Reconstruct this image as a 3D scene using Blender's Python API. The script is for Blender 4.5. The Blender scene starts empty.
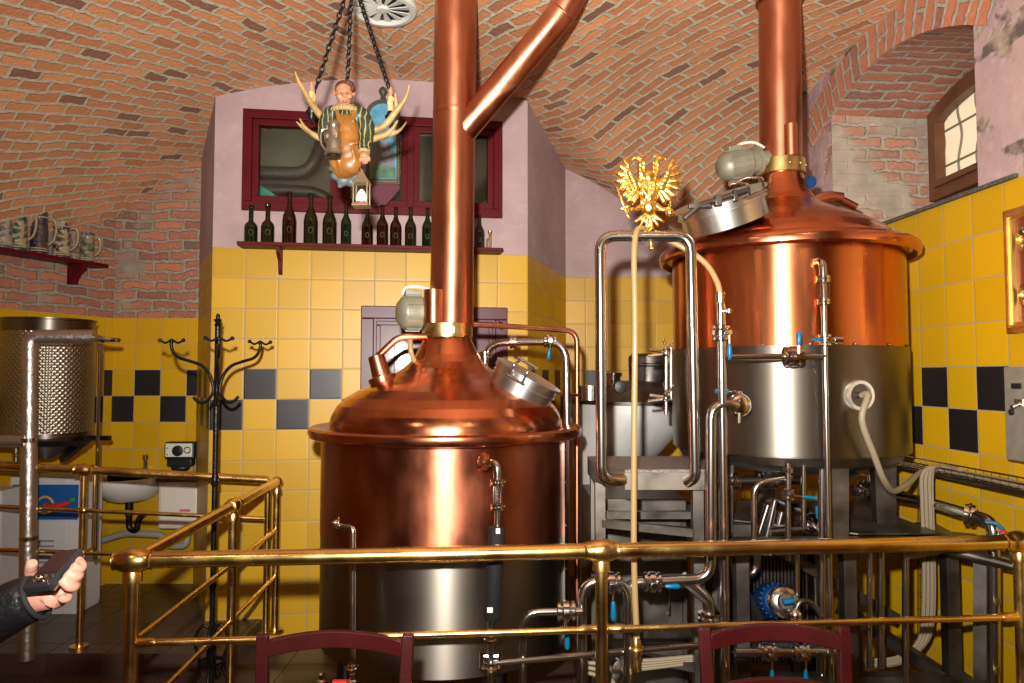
import bpy, math, random
from mathutils import Vector, Matrix
random.seed(7)
PI = math.pi
C = bpy.context.scene.collection
F = 715.0; PITCH = math.atan(33.5/715); EYE = 1.7

def at(px, py, Y):
    """world point seen at photo pixel (px, py) at depth Y in front of the camera"""
    dx = (px-512)/F; dy = (341.5-py)/F
    d = Vector((dx, math.cos(PITCH)-dy*math.sin(PITCH), math.sin(PITCH)+dy*math.cos(PITCH)))
    t = Y/d.y
    return Vector((dx*t, Y, EYE+d.z*t))
def zat(py, Y): return at(512, py, Y).z
def xat(px, py, Y): return at(px, py, Y).x
def on_wall(px, py, P0, P1):
    """pixel -> (u along wall from P0, z)"""
    d = at(px, py, 1.0) - Vector((0, 0, EYE))
    P0 = Vector(P0); P1 = Vector(P1); w = (P1-P0).normalized(); n = Vector((-w.y, w.x))
    t = P0.dot(n)/Vector((d.x, d.y)).dot(n)
    p = Vector((d.x*t, d.y*t))
    return (p-P0).dot(w), EYE+d.z*t

# ------------------------------------------------------------------ materials
MATS = {}
def mat(name, col, rough=.5, metal=0, coat=0, emis=None, estr=0, bump=0, bscale=60, var=0, vscale=8, trans=0, ior=1.45, alpha=1, stretch=None, aniso=0):
    if name in MATS: return MATS[name]
    m = bpy.data.materials.new(name); m.use_nodes = True; N = m.node_tree.nodes; L = m.node_tree.links
    b = N['Principled BSDF']
    b.inputs['Base Color'].default_value = (*col, 1); b.inputs['Roughness'].default_value = rough
    b.inputs['Metallic'].default_value = metal; b.inputs['Coat Weight'].default_value = coat; b.inputs['Coat Roughness'].default_value = .08
    b.inputs['Transmission Weight'].default_value = trans; b.inputs['IOR'].default_value = ior; b.inputs['Alpha'].default_value = alpha
    if aniso:
        tg = N.new('ShaderNodeTangent'); tg.direction_type = 'RADIAL'; tg.axis = 'Z'; L.new(tg.outputs[0], b.inputs['Tangent']); b.inputs['Anisotropic'].default_value = aniso; b.inputs['Anisotropic Rotation'].default_value = .25
    if emis: b.inputs['Emission Color'].default_value = (*emis, 1); b.inputs['Emission Strength'].default_value = estr
    if bump or var:
        tc = N.new('ShaderNodeTexCoord'); src = tc.outputs['Object']
        if stretch:
            mp = N.new('ShaderNodeMapping'); mp.inputs['Scale'].default_value = stretch; L.new(src, mp.inputs[0]); src = mp.outputs[0]
    if var:
        n = N.new('ShaderNodeTexNoise'); n.inputs['Scale'].default_value = vscale; n.inputs['Detail'].default_value = 5; L.new(src, n.inputs['Vector'])
        r = N.new('ShaderNodeMapRange'); r.inputs['From Min'].default_value = .3; r.inputs['From Max'].default_value = .7
        r.inputs['To Min'].default_value = 1-var; r.inputs['To Max'].default_value = 1+var*.6; L.new(n.outputs[0], r.inputs[0])
        mx = N.new('ShaderNodeVectorMath'); mx.operation = 'SCALE'; mx.inputs[0].default_value = col; L.new(r.outputs[0], mx.inputs['Scale'])
        L.new(mx.outputs[0], b.inputs['Base Color'])
        if metal:
            r2 = N.new('ShaderNodeMapRange'); r2.inputs['From Min'].default_value = .3; r2.inputs['From Max'].default_value = .7
            r2.inputs['To Min'].default_value = rough*.75; r2.inputs['To Max'].default_value = rough*1.3; L.new(n.outputs[0], r2.inputs[0]); L.new(r2.outputs[0], b.inputs['Roughness'])
    if bump:
        n = N.new('ShaderNodeTexNoise'); n.inputs['Scale'].default_value = bscale; n.inputs['Detail'].default_value = 4; L.new(src, n.inputs['Vector'])
        bp = N.new('ShaderNodeBump'); bp.inputs['Strength'].default_value = bump; bp.inputs['Distance'].default_value = .01; L.new(n.outputs[0], bp.inputs['Height']); L.new(bp.outputs[0], b.inputs['Normal'])
    MATS[name] = m; return m

class NT:
    """tiny node helper"""
    def __init__(s, name):
        s.m = bpy.data.materials.new(name); s.m.use_nodes = True; s.N = s.m.node_tree.nodes; s.L = s.m.node_tree.links; s.b = s.N['Principled BSDF']; MATS[name] = s.m
    def n(s, t, **k):
        x = s.N.new(t)
        for a, v in k.items(): setattr(x, a, v)
        return x
    def put(s, sock, v):
        if hasattr(v, 'is_linked') or hasattr(v, 'links'): s.L.new(v, sock)
        else: sock.default_value = v
    def math(s, op, a, b=0, c=0):
        x = s.n('ShaderNodeMath', operation=op); s.put(x.inputs[0], a); s.put(x.inputs[1], b); s.put(x.inputs[2], c); return x.outputs[0]
    def mix(s, f, a, b):
        x = s.n('ShaderNodeMix', data_type='RGBA'); s.put(x.inputs[0], f); s.put(x.inputs[6], a if not isinstance(a, tuple) else (*a, 1)); s.put(x.inputs[7], b if not isinstance(b, tuple) else (*b, 1)); return x.outputs[2]
    def noise(s, vec, scale, detail=3, out=0):
        x = s.n('ShaderNodeTexNoise'); s.L.new(vec, x.inputs['Vector']); x.inputs['Scale'].default_value = scale; x.inputs['Detail'].default_value = detail; return x.outputs[out]
    def rng(s, v, a, b, c=0, d=1):
        x = s.n('ShaderNodeMapRange'); s.put(x.inputs[0], v); x.inputs[1].default_value = a; x.inputs[2].default_value = b; x.inputs[3].default_value = c; x.inputs[4].default_value = d; return x.outputs[0]
    def bump(s, h, st, dist):
        x = s.n('ShaderNodeBump'); s.put(x.inputs['Height'], h); x.inputs['Strength'].default_value = st; x.inputs['Distance'].default_value = dist; s.L.new(x.outputs[0], s.b.inputs['Normal'])

def tile_mat(name, t=.2, yellow=(.57, .325, .004), black=(.012, .010, .011), grout=(.30, .27, .20), checker=True, rough=.42):
    s = NT(name); uv = s.n('ShaderNodeUVMap').outputs[0]; sp = s.n('ShaderNodeSeparateXYZ'); s.L.new(uv, sp.inputs[0])
    u = s.math('DIVIDE', sp.outputs[0], t); v = s.math('DIVIDE', sp.outputs[1], t)
    fu = s.math('FRACT', u); fv = s.math('FRACT', v); cu = s.math('FLOOR', u); cv = s.math('FLOOR', v)
    du = s.math('MINIMUM', fu, s.math('SUBTRACT', 1, fu)); dv = s.math('MINIMUM', fv, s.math('SUBTRACT', 1, fv)); d = s.math('MINIMUM', du, dv)
    g = s.rng(d, .007, .016)
    wn = s.n('ShaderNodeTexWhiteNoise', noise_dimensions='2D'); cb = s.n('ShaderNodeCombineXYZ'); s.L.new(cu, cb.inputs[0]); s.L.new(cv, cb.inputs[1]); s.L.new(cb.outputs[0], wn.inputs['Vector'])
    y2 = s.n('ShaderNodeVectorMath', operation='SCALE'); y2.inputs[0].default_value = yellow; s.L.new(s.rng(wn.outputs[0], 0, 1, .9, 1.08), y2.inputs['Scale'])
    col = y2.outputs[0]
    if checker:
        par = s.math('MODULO', s.math('ADD', s.math('ADD', cu, cv), 200), 2); inrow = s.math('MULTIPLY', s.math('GREATER_THAN', cv, -.5), s.math('LESS_THAN', cv, 1.5))
        col = s.mix(s.math('MULTIPLY', s.math('LESS_THAN', par, .5), inrow), col, black)
    col = s.mix(g, grout, col)
    s.L.new(col, s.b.inputs['Base Color']); s.L.new(s.rng(g, 0, 1, .8, rough), s.b.inputs['Roughness'])
    n2 = s.n('ShaderNodeMapping'); s.L.new(uv, n2.inputs[0])
    h = s.math('ADD', s.rng(d, .008, .05), s.math('MULTIPLY', s.noise(uv, 9, 2), .25)); s.bump(h, .25, .003)
    return s.m

def brick_mat(name, w=.23, h=.088, mortar=.014, c1=(.88, .41, .19), c2=(.58, .225, .10), mc=(.70, .62, .46), plaster=None, pl_amt=0, swap=False, bstr=1, dark=.2, distort=.03):
    s = NT(name); uv0 = s.n('ShaderNodeUVMap').outputs[0]
    nz = s.noise(uv0, 3.2, 3, 1); sub = s.n('ShaderNodeVectorMath', operation='SUBTRACT'); s.L.new(nz, sub.inputs[0]); sub.inputs[1].default_value = (.5, .5, .5)
    sc = s.n('ShaderNodeVectorMath', operation='SCALE'); s.L.new(sub.outputs[0], sc.inputs[0]); sc.inputs['Scale'].default_value = distort*3
    nz2 = s.noise(uv0, 22, 2, 1); sub2 = s.n('ShaderNodeVectorMath', operation='SUBTRACT'); s.L.new(nz2, sub2.inputs[0]); sub2.inputs[1].default_value = (.5, .5, .5)
    sc2 = s.n('ShaderNodeVectorMath', operation='SCALE'); s.L.new(sub2.outputs[0], sc2.inputs[0]); sc2.inputs['Scale'].default_value = distort*.9
    ad = s.n('ShaderNodeVectorMath', operation='ADD'); s.L.new(uv0, ad.inputs[0]); s.L.new(sc.outputs[0], ad.inputs[1])
    ad2 = s.n('ShaderNodeVectorMath', operation='ADD'); s.L.new(ad.outputs[0], ad2.inputs[0]); s.L.new(sc2.outputs[0], ad2.inputs[1]); uv = ad2.outputs[0]
    br = s.n('ShaderNodeTexBrick'); s.L.new(uv, br.inputs['Vector']); br.inputs['Scale'].default_value = 1
    br.inputs['Brick Width'].default_value = w; br.inputs['Row Height'].default_value = h; br.inputs['Mortar Size'].default_value = mortar; br.inputs['Mortar Smooth'].default_value = .25
    br.inputs['Color1'].default_value = (0, 0, 0, 1); br.inputs['Color2'].default_value = (1, 1, 1, 1); br.inputs['Mortar'].default_value = (.5, .5, .5, 1); br.inputs['Bias'].default_value = 0
    r = br.outputs['Color']; f = br.outputs['Fac']
    col = s.mix(r, c1, c2)
    col = s.mix(s.rng(r, .86, .95, 0, .75), col, (.16, .10, .08)) if dark else col
    fine = s.noise(uv0, 38, 5); col = s.mix(s.rng(fine, .55, .75, 0, .45), col, (.66, .40, .28)); col = s.mix(s.rng(s.noise(uv0, 55, 4), .56, .78, 0, .5), col, (.22, .09, .06))
    big = s.noise(uv0, 1.3, 4)
    col = s.mix(s.rng(big, .35, .65, .0, .35), col, (.45, .24, .15))
    mcol = s.mix(s.rng(s.noise(uv0, 25, 4), .35, .65), mc, tuple(x*.72 for x in mc))
    col = s.mix(f, col, mcol)
    h = s.math('SUBTRACT', s.math('MULTIPLY', fine, .45), f)
    if plaster:
        pm = s.rng(s.noise(uv0, 2.6, 6), .52-pl_amt, .60-pl_amt); col = s.mix(pm, col, s.mix(s.rng(s.noise(uv0, 6, 5), .35, .65), plaster, tuple(x*.7 for x in plaster)))
        h = s.math('MULTIPLY', h, s.math('SUBTRACT', 1.15, pm))
    s.L.new(col, s.b.inputs['Base Color']); s.b.inputs['Roughness'].default_value = .85; s.bump(h, bstr, .014)
    return s.m

def plaster_mat(name, c=(.56, .40, .42), stones=False):
    s = NT(name); uv = s.n('ShaderNodeUVMap').outputs[0]
    a = s.noise(uv, 2.2, 6); b = s.noise(uv, 14, 5)
    col = s.mix(s.rng(a, .35, .65), c, tuple(x*.78 for x in c)); col = s.mix(s.rng(b, .55, .75, 0, .25), col, (.68, .55, .54))
    h = b
    if stones:
        vo = s.n('ShaderNodeTexNoise'); mp = s.n('ShaderNodeMapping'); mp.inputs['Scale'].default_value = (1, 1.3, 1); mp.inputs['Location'].default_value = (.43, .2, 0); s.L.new(uv, mp.inputs[0]); s.L.new(mp.outputs[0], vo.inputs['Vector'])
        vo.inputs['Scale'].default_value = 2.9; vo.inputs['Detail'].default_value = 4
        e = s.rng(vo.outputs[0], .57, .61); st = s.mix(s.rng(s.noise(uv, 7, 5), .42, .58), (.40, .33, .24), (.12, .09, .08)); col = s.mix(e, col, st); h = s.math('ADD', h, s.math('MULTIPLY', e, -.9))
    s.L.new(col, s.b.inputs['Base Color']); s.b.inputs['Roughness'].default_value = .88; s.bump(h, .45, .012)
    return s.m

M_TILE = tile_mat('glazed_tiles'); M_BRICK = brick_mat('vault_bricks')
M_BRICKWALL = brick_mat('wall_bricks', w=.24, h=.078, mortar=.014, c1=(.50, .19, .10), c2=(.30, .12, .08), mc=(.36, .31, .24), plaster=(.36, .30, .23), pl_amt=-.03)
M_BRICKREVEAL = brick_mat('reveal_bricks', w=.22, h=.08, mortar=.014, c1=(.52, .24, .15), c2=(.36, .17, .12), mc=(.45, .38, .29), plaster=(.46, .39, .30), pl_amt=.10)
M_BRICKJAMB = brick_mat('jamb_bricks', w=.22, h=.08, mortar=.014, c1=(.46, .20, .15), c2=(.36, .17, .14), mc=(.48, .34, .34), plaster=(.52, .36, .37), pl_amt=.12)
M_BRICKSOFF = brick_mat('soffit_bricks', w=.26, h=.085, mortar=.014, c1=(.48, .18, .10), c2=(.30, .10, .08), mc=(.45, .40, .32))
M_RING = brick_mat('arch_bricks', w=.30, h=.082, mortar=.013, c1=(.55, .20, .10), c2=(.40, .14, .08), mc=(.46, .41, .34))
M_PINK = plaster_mat('pink_plaster', (.50, .36, .365)); M_PINKST = plaster_mat('worn_pink_plaster', (.50, .35, .34), True)
COPPER = mat('copper', (.60, .21, .10), .21, 1, var=.16, vscale=7, bump=.03, bscale=5)
COPPER_SH = mat('copper_sheet', (.43, .145, .08), .40, 1, var=.25, vscale=9, stretch=(1, 1, .5), bump=.04, bscale=6, aniso=.8)
COPPER_PIPE = mat('copper_pipe', (.56, .22, .12), .38, 1, var=.2, vscale=10, stretch=(1,1,.3), aniso=.6)
STEEL = mat('brushed_steel', (.215, .192, .160), .42, 1, aniso=.85)
STEELP = mat('polished_steel_pipe', (.50, .48, .45), .2, 1)
STEELD = mat('dull_steel', (.17, .152, .132), .42, 1, var=.2, vscale=6)
STEELTREAD = mat('steel_tread', (.30, .265, .23), .5, 1, bump=.9, bscale=140)
GREY = mat('grey_steel_sheet', (.52, .51, .49), .5, .3, var=.1, vscale=4)
BRASS = mat('polished_brass', (.86, .58, .20), .24, 1, var=.18, vscale=9)
BRASSB = mat('brass_band', (.62, .45, .18), .3, 1, var=.2, vscale=14)
GOLD = mat('gilded_metal', (.95, .62, .16), .28, 1, bump=.5, bscale=45)
GOLDF = mat('gilt_frame', (.80, .50, .16), .3, .9, var=.2)
MAROON = mat('maroon_paint', (.095, .003, .007), .48, 0, var=.15, vscale=5)
MAROOND = mat('dark_maroon_wood', (.034, .003, .003), .42, 0, bump=.08, bscale=50, var=.25, vscale=10)
BLACKM = mat('black_wrought_iron', (.018, .016, .015), .32, .6, bump=.3, bscale=70)
BLACK = mat('black_rubber', (.012, .012, .013), .45)
BLUE = mat('blue_plastic', (.0, .11, .22), .35)
BLUEM = mat('blue_painted_metal', (.006, .055, .19), .35, .2)
WHITE = mat('white_enamel', (.72, .70, .66), .3, 0, coat=.3)
WHITEP = mat('white_plastic', (.70, .66, .58), .4)
HOSE = mat('beige_hose', (.32, .21, .085), .4, 0, coat=.3)
CABLE = mat('grey_beige_cable', (.25, .20, .13), .5)
WOODBR = mat('brown_window_wood', (.14, .055, .022), .4, var=.2)
GREYP = mat('grey_green_cast_metal', (.24, .235, .17), .45, .35, var=.12, vscale=20)
PLAST = mat('grey_plastic_pipe', (.30, .28, .24), .5)
CHROME = mat('chrome', (.72, .70, .68), .12, 1)
SKIN = mat('skin', (.60, .29, .21), .5, bump=.12, bscale=160, var=.1, vscale=40)
JACKET = mat('black_jacket_leather', (.010, .010, .012), .38, bump=.3, bscale=90)
TROUSER = mat('dark_trousers', (.02, .022, .03), .8)
HAIR = mat('dark_brown_hair', (.03, .018, .01), .6, bump=.6, bscale=120)

for m_ in (MAROON, MAROOND, M_PINK, M_BRICK, M_BRICKWALL): m_.node_tree.nodes['Principled BSDF'].inputs['Specular IOR Level'].default_value = .2
# ------------------------------------------------------------------ mesh builder
ORG = {}
class MB:
    def __init__(s): s.v = []; s.f = []; s.sm = []; s.mi = []; s.uv = {}; s.cur = 0
    def add(s, vs, fs, smooth=False, uvs=None):
        o = len(s.v); s.v += [Vector(p) for p in vs]
        for i, f in enumerate(fs):
            if uvs: s.uv[len(s.f)] = uvs[i]
            s.f.append([o+k for k in f]); s.sm.append(smooth); s.mi.append(s.cur)
        return s
    def box(s, c, size, rot=None, M=None):
        c = Vector(c); h = [x/2 for x in size]; R = M if M is not None else (Matrix.Rotation(rot, 3, 'Z') if rot else Matrix.Identity(3))
        vs = [c+R@Vector((a*h[0], b*h[1], d*h[2])) for a in (-1, 1) for b in (-1, 1) for d in (-1, 1)]
        return s.add(vs, [(0, 1, 3, 2), (4, 6, 7, 5), (0, 4, 5, 1), (2, 3, 7, 6), (0, 2, 6, 4), (1, 5, 7, 3)])
    def bar(s, p0, p1, w, h, up=(0, 0, 1)):
        p0 = Vector(p0); p1 = Vector(p1); d = p1-p0; z = d.normalized(); up = Vector(up)
        if abs(z.dot(up)) > .99: up = Vector((0, 1, 0))
        x = z.cross(up).normalized(); y = x.cross(z)
        M = Matrix((x, y, z)).transposed(); return s.box((p0+p1)/2, (w, h, d.length), M=M)
    def ring_loft(s, rings, smooth=True, caps=True, closed=False):
        o = len(s.v); n = len(rings[0])
        for r in rings: s.v += [Vector(p) for p in r]
        m = len(rings)
        for i in range(m if closed else m-1):
            for k in range(n):
                a = o+i*n+k; b = o+i*n+(k+1) % n; c = o+((i+1) % m)*n+(k+1) % n; d = o+((i+1) % m)*n+k
                s.f.append([a, b, c, d]); s.sm.append(smooth); s.mi.append(s.cur)
        if caps and not closed:
            s.f.append([o+k for k in range(n)][::-1]); s.sm.append(False); s.mi.append(s.cur)
            s.f.append([o+(m-1)*n+k for k in range(n)]); s.sm.append(False); s.mi.append(s.cur)
        return s
    def tube(s, pts, r, seg=14, bend=0, caps=True, closed=False):
        P = [Vector(p) for p in pts]; R = list(r) if isinstance(r, (list, tuple)) else [r]*len(P)
        if bend:
            Q = [P[0]]; RR = [R[0]]
            for i in range(1, len(P)-1):
                a = P[i-1]-P[i]; b = P[i+1]-P[i]; la, lb = a.length, b.length; a.normalize(); b.normalize()
                d = min(bend, la*.49, lb*.49)
                for k in range(7):
                    t = k/6; q = (P[i]+a*d)*(1-t)**2+P[i]*2*t*(1-t)+(P[i]+b*d)*t*t; Q.append(q); RR.append(R[i])
            Q.append(P[-1]); RR.append(R[-1]); P, R = Q, RR
        rings = []; prev = None
        for i, p in enumerate(P):
            if closed: t = P[(i+1) % len(P)]-P[i-1]
            else: t = (P[min(i+1, len(P)-1)]-P[max(i-1, 0)])
            t.normalize()
            if prev is None:
                u = Vector((0, 0, 1)) if abs(t.z) < .9 else Vector((0, 1, 0)); x = t.cross(u).normalized()
            else:
                x = (prev-t*prev.dot(t)); x = x.normalized() if x.length > 1e-6 else t.orthogonal().normalized()
            prev = x; y = t.cross(x)
            rings.append([p+(x*math.cos(2*PI*k/seg)+y*math.sin(2*PI*k/seg))*R[i] for k in range(seg)])
        return s.ring_loft(rings, True, caps, closed)
    def spline(s, pts, r, seg=10, sub=6, **k):
        P = [Vector(p) for p in pts]; Q = []; R = list(r) if isinstance(r, (list, tuple)) else [r]*len(P); RR = []
        for i in range(len(P)-1):
            a, b, c, d = P[max(i-1, 0)], P[i], P[i+1], P[min(i+2, len(P)-1)]
            for j in range(sub):
                t = j/sub; Q.append(.5*((2*b)+(c-a)*t+(2*a-5*b+4*c-d)*t*t+(3*b-a-3*c+d)*t**3)); RR.append(R[i]*(1-t)+R[i+1]*t)
        Q.append(P[-1]); RR.append(R[-1]); return s.tube(Q, RR, seg, **k)
    def cyl(s, p0, p1, r0, r1=None, seg=24): return s.tube([p0, p1], [r0, r0 if r1 is None else r1], seg)
    def lathe(s, prof, c=(0, 0, 0), axis=(0, 0, 1), seg=64, smooth=True, caps=True, closed=False, shear=(0, 0)):
        """prof: (r, h) pairs along axis from c"""
        c = Vector(c); z = Vector(axis).normalized(); x = z.orthogonal().normalized() if abs(z.z) < .999 else Vector((1, 0, 0)); y = z.cross(x)
        pr = [tuple(q) for q in prof]; prof = [pr[0]]
        for a, b in zip(pr, pr[1:]):
            l = math.hypot(b[0]-a[0], b[1]-a[1])
            if l > .04:
                e = min(.004, l*.1)/l; prof += [(a[0]+(b[0]-a[0])*e, a[1]+(b[1]-a[1])*e), (b[0]-(b[0]-a[0])*e, b[1]-(b[1]-a[1])*e)]
            prof.append(b)
        rings = [[c+z*h+Vector((shear[0]*h, shear[1]*h, 0))+(x*math.cos(2*PI*k/seg)+y*math.sin(2*PI*k/seg))*max(r, 1e-4) for k in range(seg)] for r, h in prof]
        return s.ring_loft(rings, smooth, caps, closed)
    def ell(s, c, rad, R=None, seg=20, rn=12):
        c = Vector(c); R = R or Matrix.Identity(3); rings = []
        for i in range(rn+1):
            t = PI*i/rn; rings.append([c+R@Vector((rad[0]*math.sin(t)*math.cos(2*PI*k/seg)+0, rad[1]*math.sin(t)*math.sin(2*PI*k/seg), -rad[2]*math.cos(t))) if 0 < i < rn else c+R@Vector((1e-4*math.cos(2*PI*k/seg), 1e-4*math.sin(2*PI*k/seg), -rad[2]*math.cos(t))) for k in range(seg)])
        return s.ring_loft(rings, True, True)
    def prism(s, poly, d):
        """poly: 3D points, extruded by vector d"""
        P = [Vector(p) for p in poly]; d = Vector(d); n = len(P)
        return s.add(P+[p+d for p in P], [list(range(n))[::-1], list(range(n, 2*n))]+[[k, (k+1) % n, n+(k+1) % n, n+k] for k in range(n)])
    def torus(s, c, R, r, axis=(0, 0, 1), seg=32, ms=10):
        c = Vector(c); z = Vector(axis).normalized(); x = z.orthogonal().normalized(); y = z.cross(x)
        return s.tube([c+(x*math.cos(2*PI*k/seg)+y*math.sin(2*PI*k/seg))*R for k in range(seg)], r, ms, closed=True)
    def quad_uv(s, ps, uvs): return s.add(ps, [tuple(range(len(ps)))], False, [uvs])
    def build(s, name, mats, parent=None, bevel=0, remesh=0, subd=0, smooth_it=0):
        if not isinstance(mats, (list, tuple)): mats = [mats]
        if parent is None:
            xs = [v.x for v in s.v]; ys = [v.y for v in s.v]; zs = [v.z for v in s.v]
            org = Vector(((min(xs)+max(xs))/2, (min(ys)+max(ys))/2, min(zs)))
        else: org = ORG[parent.name]
        me = bpy.data.meshes.new(name); me.from_pydata([tuple(v-org) for v in s.v], [], s.f)
        for m in mats: me.materials.append(m)
        me.polygons.foreach_set('use_smooth', s.sm); me.polygons.foreach_set('material_index', s.mi)
        if s.uv:
            ul = me.uv_layers.new(name='UVMap')
            for fi, uvs in s.uv.items():
                for li, u in zip(me.polygons[fi].loop_indices, uvs): ul.data[li].uv = u
        me.update()
        if any(s.sm) and not remesh and name not in ('ceiling', 'dimple_jacket'): me.set_sharp_from_angle(angle=math.radians(42))
        o = bpy.data.objects.new(name, me); C.objects.link(o)
        if parent is None: o.location = org
        else: o.parent = parent
        ORG[o.name] = org
        if remesh:
            md = o.modifiers.new('r', 'REMESH'); md.mode = 'VOXEL'; md.voxel_size = remesh; md.use_smooth_shade = True
            if smooth_it: sm = o.modifiers.new('s', 'SMOOTH'); sm.iterations = smooth_it; sm.factor = .5
        if bevel:
            md = o.modifiers.new('b', 'BEVEL'); md.width = bevel; md.segments = 2; md.limit_method = 'ANGLE'; md.angle_limit = math.radians(40)
        return o
def tag(o, label, cat, group=None):
    o['label'] = label; o['category'] = cat
    if group: o['group'] = group
    return o
def thing(name, label, cat, loc, group=None):
    o = bpy.data.objects.new(name, None); C.objects.link(o); o.location = loc; o.empty_display_size = .05; ORG[o.name] = Vector(loc); return tag(o, label, cat, group)
def struct(o): o['kind'] = 'structure'; return o
FLASH = 1150; FILL = 9; EXPO = 0.0
# ================================================================== THE ROOM
A = (-1.97, 4.67); B = (.11, 4.97)                   # projecting middle wall
LB0 = (-2.42, 5.5); LB1 = (-3.07, 5.5)
REC0 = (.463, 6.13); REC1 = (1.967, 6.13)
def rwx(Y): return 2.11+.059*(3.7-Y)
def zc_main(X):
    u = (X+.75)/(2.4 if X > -.75 else 2.78)
    return 1.93+1.80*math.sqrt(max(0, 1-u*u))
def zc_side(Y):
    if Y < 4.2: return 3.70
    u = min(1, (Y-4.2)/2.0); return 2.54+1.16*math.sqrt(max(0, 1-u*u))

def wall_strip(mb, P0, P1, bands, uoff=0, holes=(), us_=1):
    """bands: list of (z0, z1, matindex); holes: (u0,u1,z0,z1). Faces look towards the left of P0->P1 reversed"""
    P0 = Vector((*P0, 0)); P1 = Vector((*P1, 0)); w = P1-P0; L_ = w.length; w.normalize()
    us = sorted({0, L_, *[h[0] for h in holes], *[h[1] for h in holes]})
    for z0, z1, mi in bands:
        zs = sorted({z0, z1, *[z for h in holes for z in h[2:] if z0 < z < z1]})
        for i in range(len(us)-1):
            for j in range(len(zs)-1):
                cu = (us[i]+us[i+1])/2; cz = (zs[j]+zs[j+1])/2
                if any(h[0] < cu < h[1] and h[2] < cz < h[3] for h in holes): continue
                a, b, c, d = us[i], us[i+1], zs[j], zs[j+1]; mb.cur = mi
                mb.quad_uv([P0+w*a+Vector((0, 0, c)), P0+w*b+Vector((0, 0, c)), P0+w*b+Vector((0, 0, d)), P0+w*a+Vector((0, 0, d))],
                           [(a*us_+uoff, c-1.34), (b*us_+uoff, c-1.34), (b*us_+uoff, d-1.34), (a*us_+uoff, d-1.34)])
    return mb
# middle wall, with the opening of the interior window and its two return sides
win = (on_wall(243, 160, A, B)[0], on_wall(502, 160, A, B)[0], 2.79, 3.47)
TT = 2.54
mb = MB(); wall_strip(mb, A, B, [(0, TT, 0), (TT, 3.95, 1)], uoff=0, us_=.952, holes=[(win[0]+.03, win[1]-.03, win[2]+.03, win[3]-.03)])
wall_strip(mb, LB0, A, [(0, TT, 0), (TT, 3.95, 1)], uoff=.456)
wall_strip(mb, B, REC0, [(0, TT, 0), (TT, 3.95, 1)], uoff=.2)
struct(mb.build('wall_middle', [M_TILE, M_PINK]))
mb = MB(); wall_strip(mb, LB1, LB0, [(0, 2.14, 0), (2.14, 3.95, 1)], uoff=.43); struct(mb.build('wall_back_left', [M_TILE, M_BRICKWALL]))
mb = MB(); wall_strip(mb, (-3.45, 4.5), LB1, [(0, 2.14, 0), (2.14, 3.95, 1)], uoff=.004); wall_strip(mb, (-3.5, -2.5), (-3.45, 4.5), [(0, 2.14, 0), (2.14, 3.95, 1)])
struct(mb.build('wall_left', [M_TILE, M_BRICKWALL]))
mb = MB(); wall_strip(mb, REC0, REC1, [(0, TT, 0), (TT, 3.95, 1)], uoff=.03); struct(mb.build('wall_back_right', [M_TILE, M_PINK]))
# right wall with the arched niche
NY0, NY1 = 3.24, 4.54
def W_R(y, z, off=0): return Vector((rwx(y)+off, y, z))
def arch_z(y, crown=3.50, spring=3.32):
    m = (NY0+NY1)/2+.06; hw = (NY1-NY0)/2+.06; u = (y-m)/hw; return spring+(crown-spring)*(1-u*u)
mb = MB()
def rquad(y0, y1, zf0, zf1, mi):
    mb.cur = mi; zz = lambda f, y: f(y) if callable(f) else f
    pts = [(y1, zz(zf0, y1)), (y0, zz(zf0, y0)), (y0, zz(zf1, y0)), (y1, zz(zf1, y1))]
    mb.quad_uv([W_R(y, z) for y, z in pts], [(-(y-3.7)+.19, z-1.34) for y, z in pts])
rquad(-2.5, 6.13, 0, TT, 0)
rquad(-2.5, NY0, TT, 3.95, 1); rquad(NY1, 6.13, TT, 3.95, 2)
NA = 16; ys = [NY0+(NY1-NY0)*i/NA for i in range(NA+1)]
for i in range(NA): rquad(ys[i], ys[i+1], arch_z, 3.95, 1)
struct(mb.build('wall_right', [M_TILE, M_PINKST, M_BRICKJAMB]))
NX = 2.72
mb = MB(); mb.cur = 0
x0 = rwx(NY1); mb.quad_uv([(x0, NY1, TT), (NX, NY1, TT), (NX, NY1, arch_z(NY1)), (x0, NY1, arch_z(NY1))], [(0, 0), (NX-x0, 0), (NX-x0, .86), (0, .86)])
x0 = rwx(NY0); mb.quad_uv([(x0, NY0, TT), (NX, NY0, TT), (NX, NY0, arch_z(NY0)), (x0, NY0, arch_z(NY0))], [(0, 0), (NX-x0, 0), (NX-x0, .86), (0, .86)])
mb.cur = 1; acc = 0
for i in range(NA):
    a, b = ys[i], ys[i+1]; l = math.hypot(b-a, arch_z(b)-arch_z(a))
    mb.quad_uv([(rwx(a), a, arch_z(a)), (rwx(b), b, arch_z(b)), (NX, b, arch_z(b)-.03), (NX, a, arch_z(a)-.03)], [(0, acc), (0, acc+l), (.75, acc+l), (.75, acc)]); acc += l
mb.cur = 2; mb.quad_uv([(rwx(NY0), NY0, TT), (rwx(NY1), NY1, TT), (NX, NY1, 2.80), (NX, NY0, 2.80)], [(0, 0), (1.44, 0), (1.44, .8), (0, .8)])
# wall plane behind the window, with its opening
WY0, WY1 = NY0+.12, NY1-.05
mb.cur = 0; mb.quad_uv([(NX+.0, NY0, 2.6), (NX, NY0+.10, 2.6), (NX, NY0+.10, 3.6), (NX, NY0, 3.6)], [(0, 0), (.1, 0), (.1, 1), (0, 1)])
struct(mb.build('wall_niche', [M_BRICKREVEAL, M_BRICKSOFF, M_PINKST]))
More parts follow.
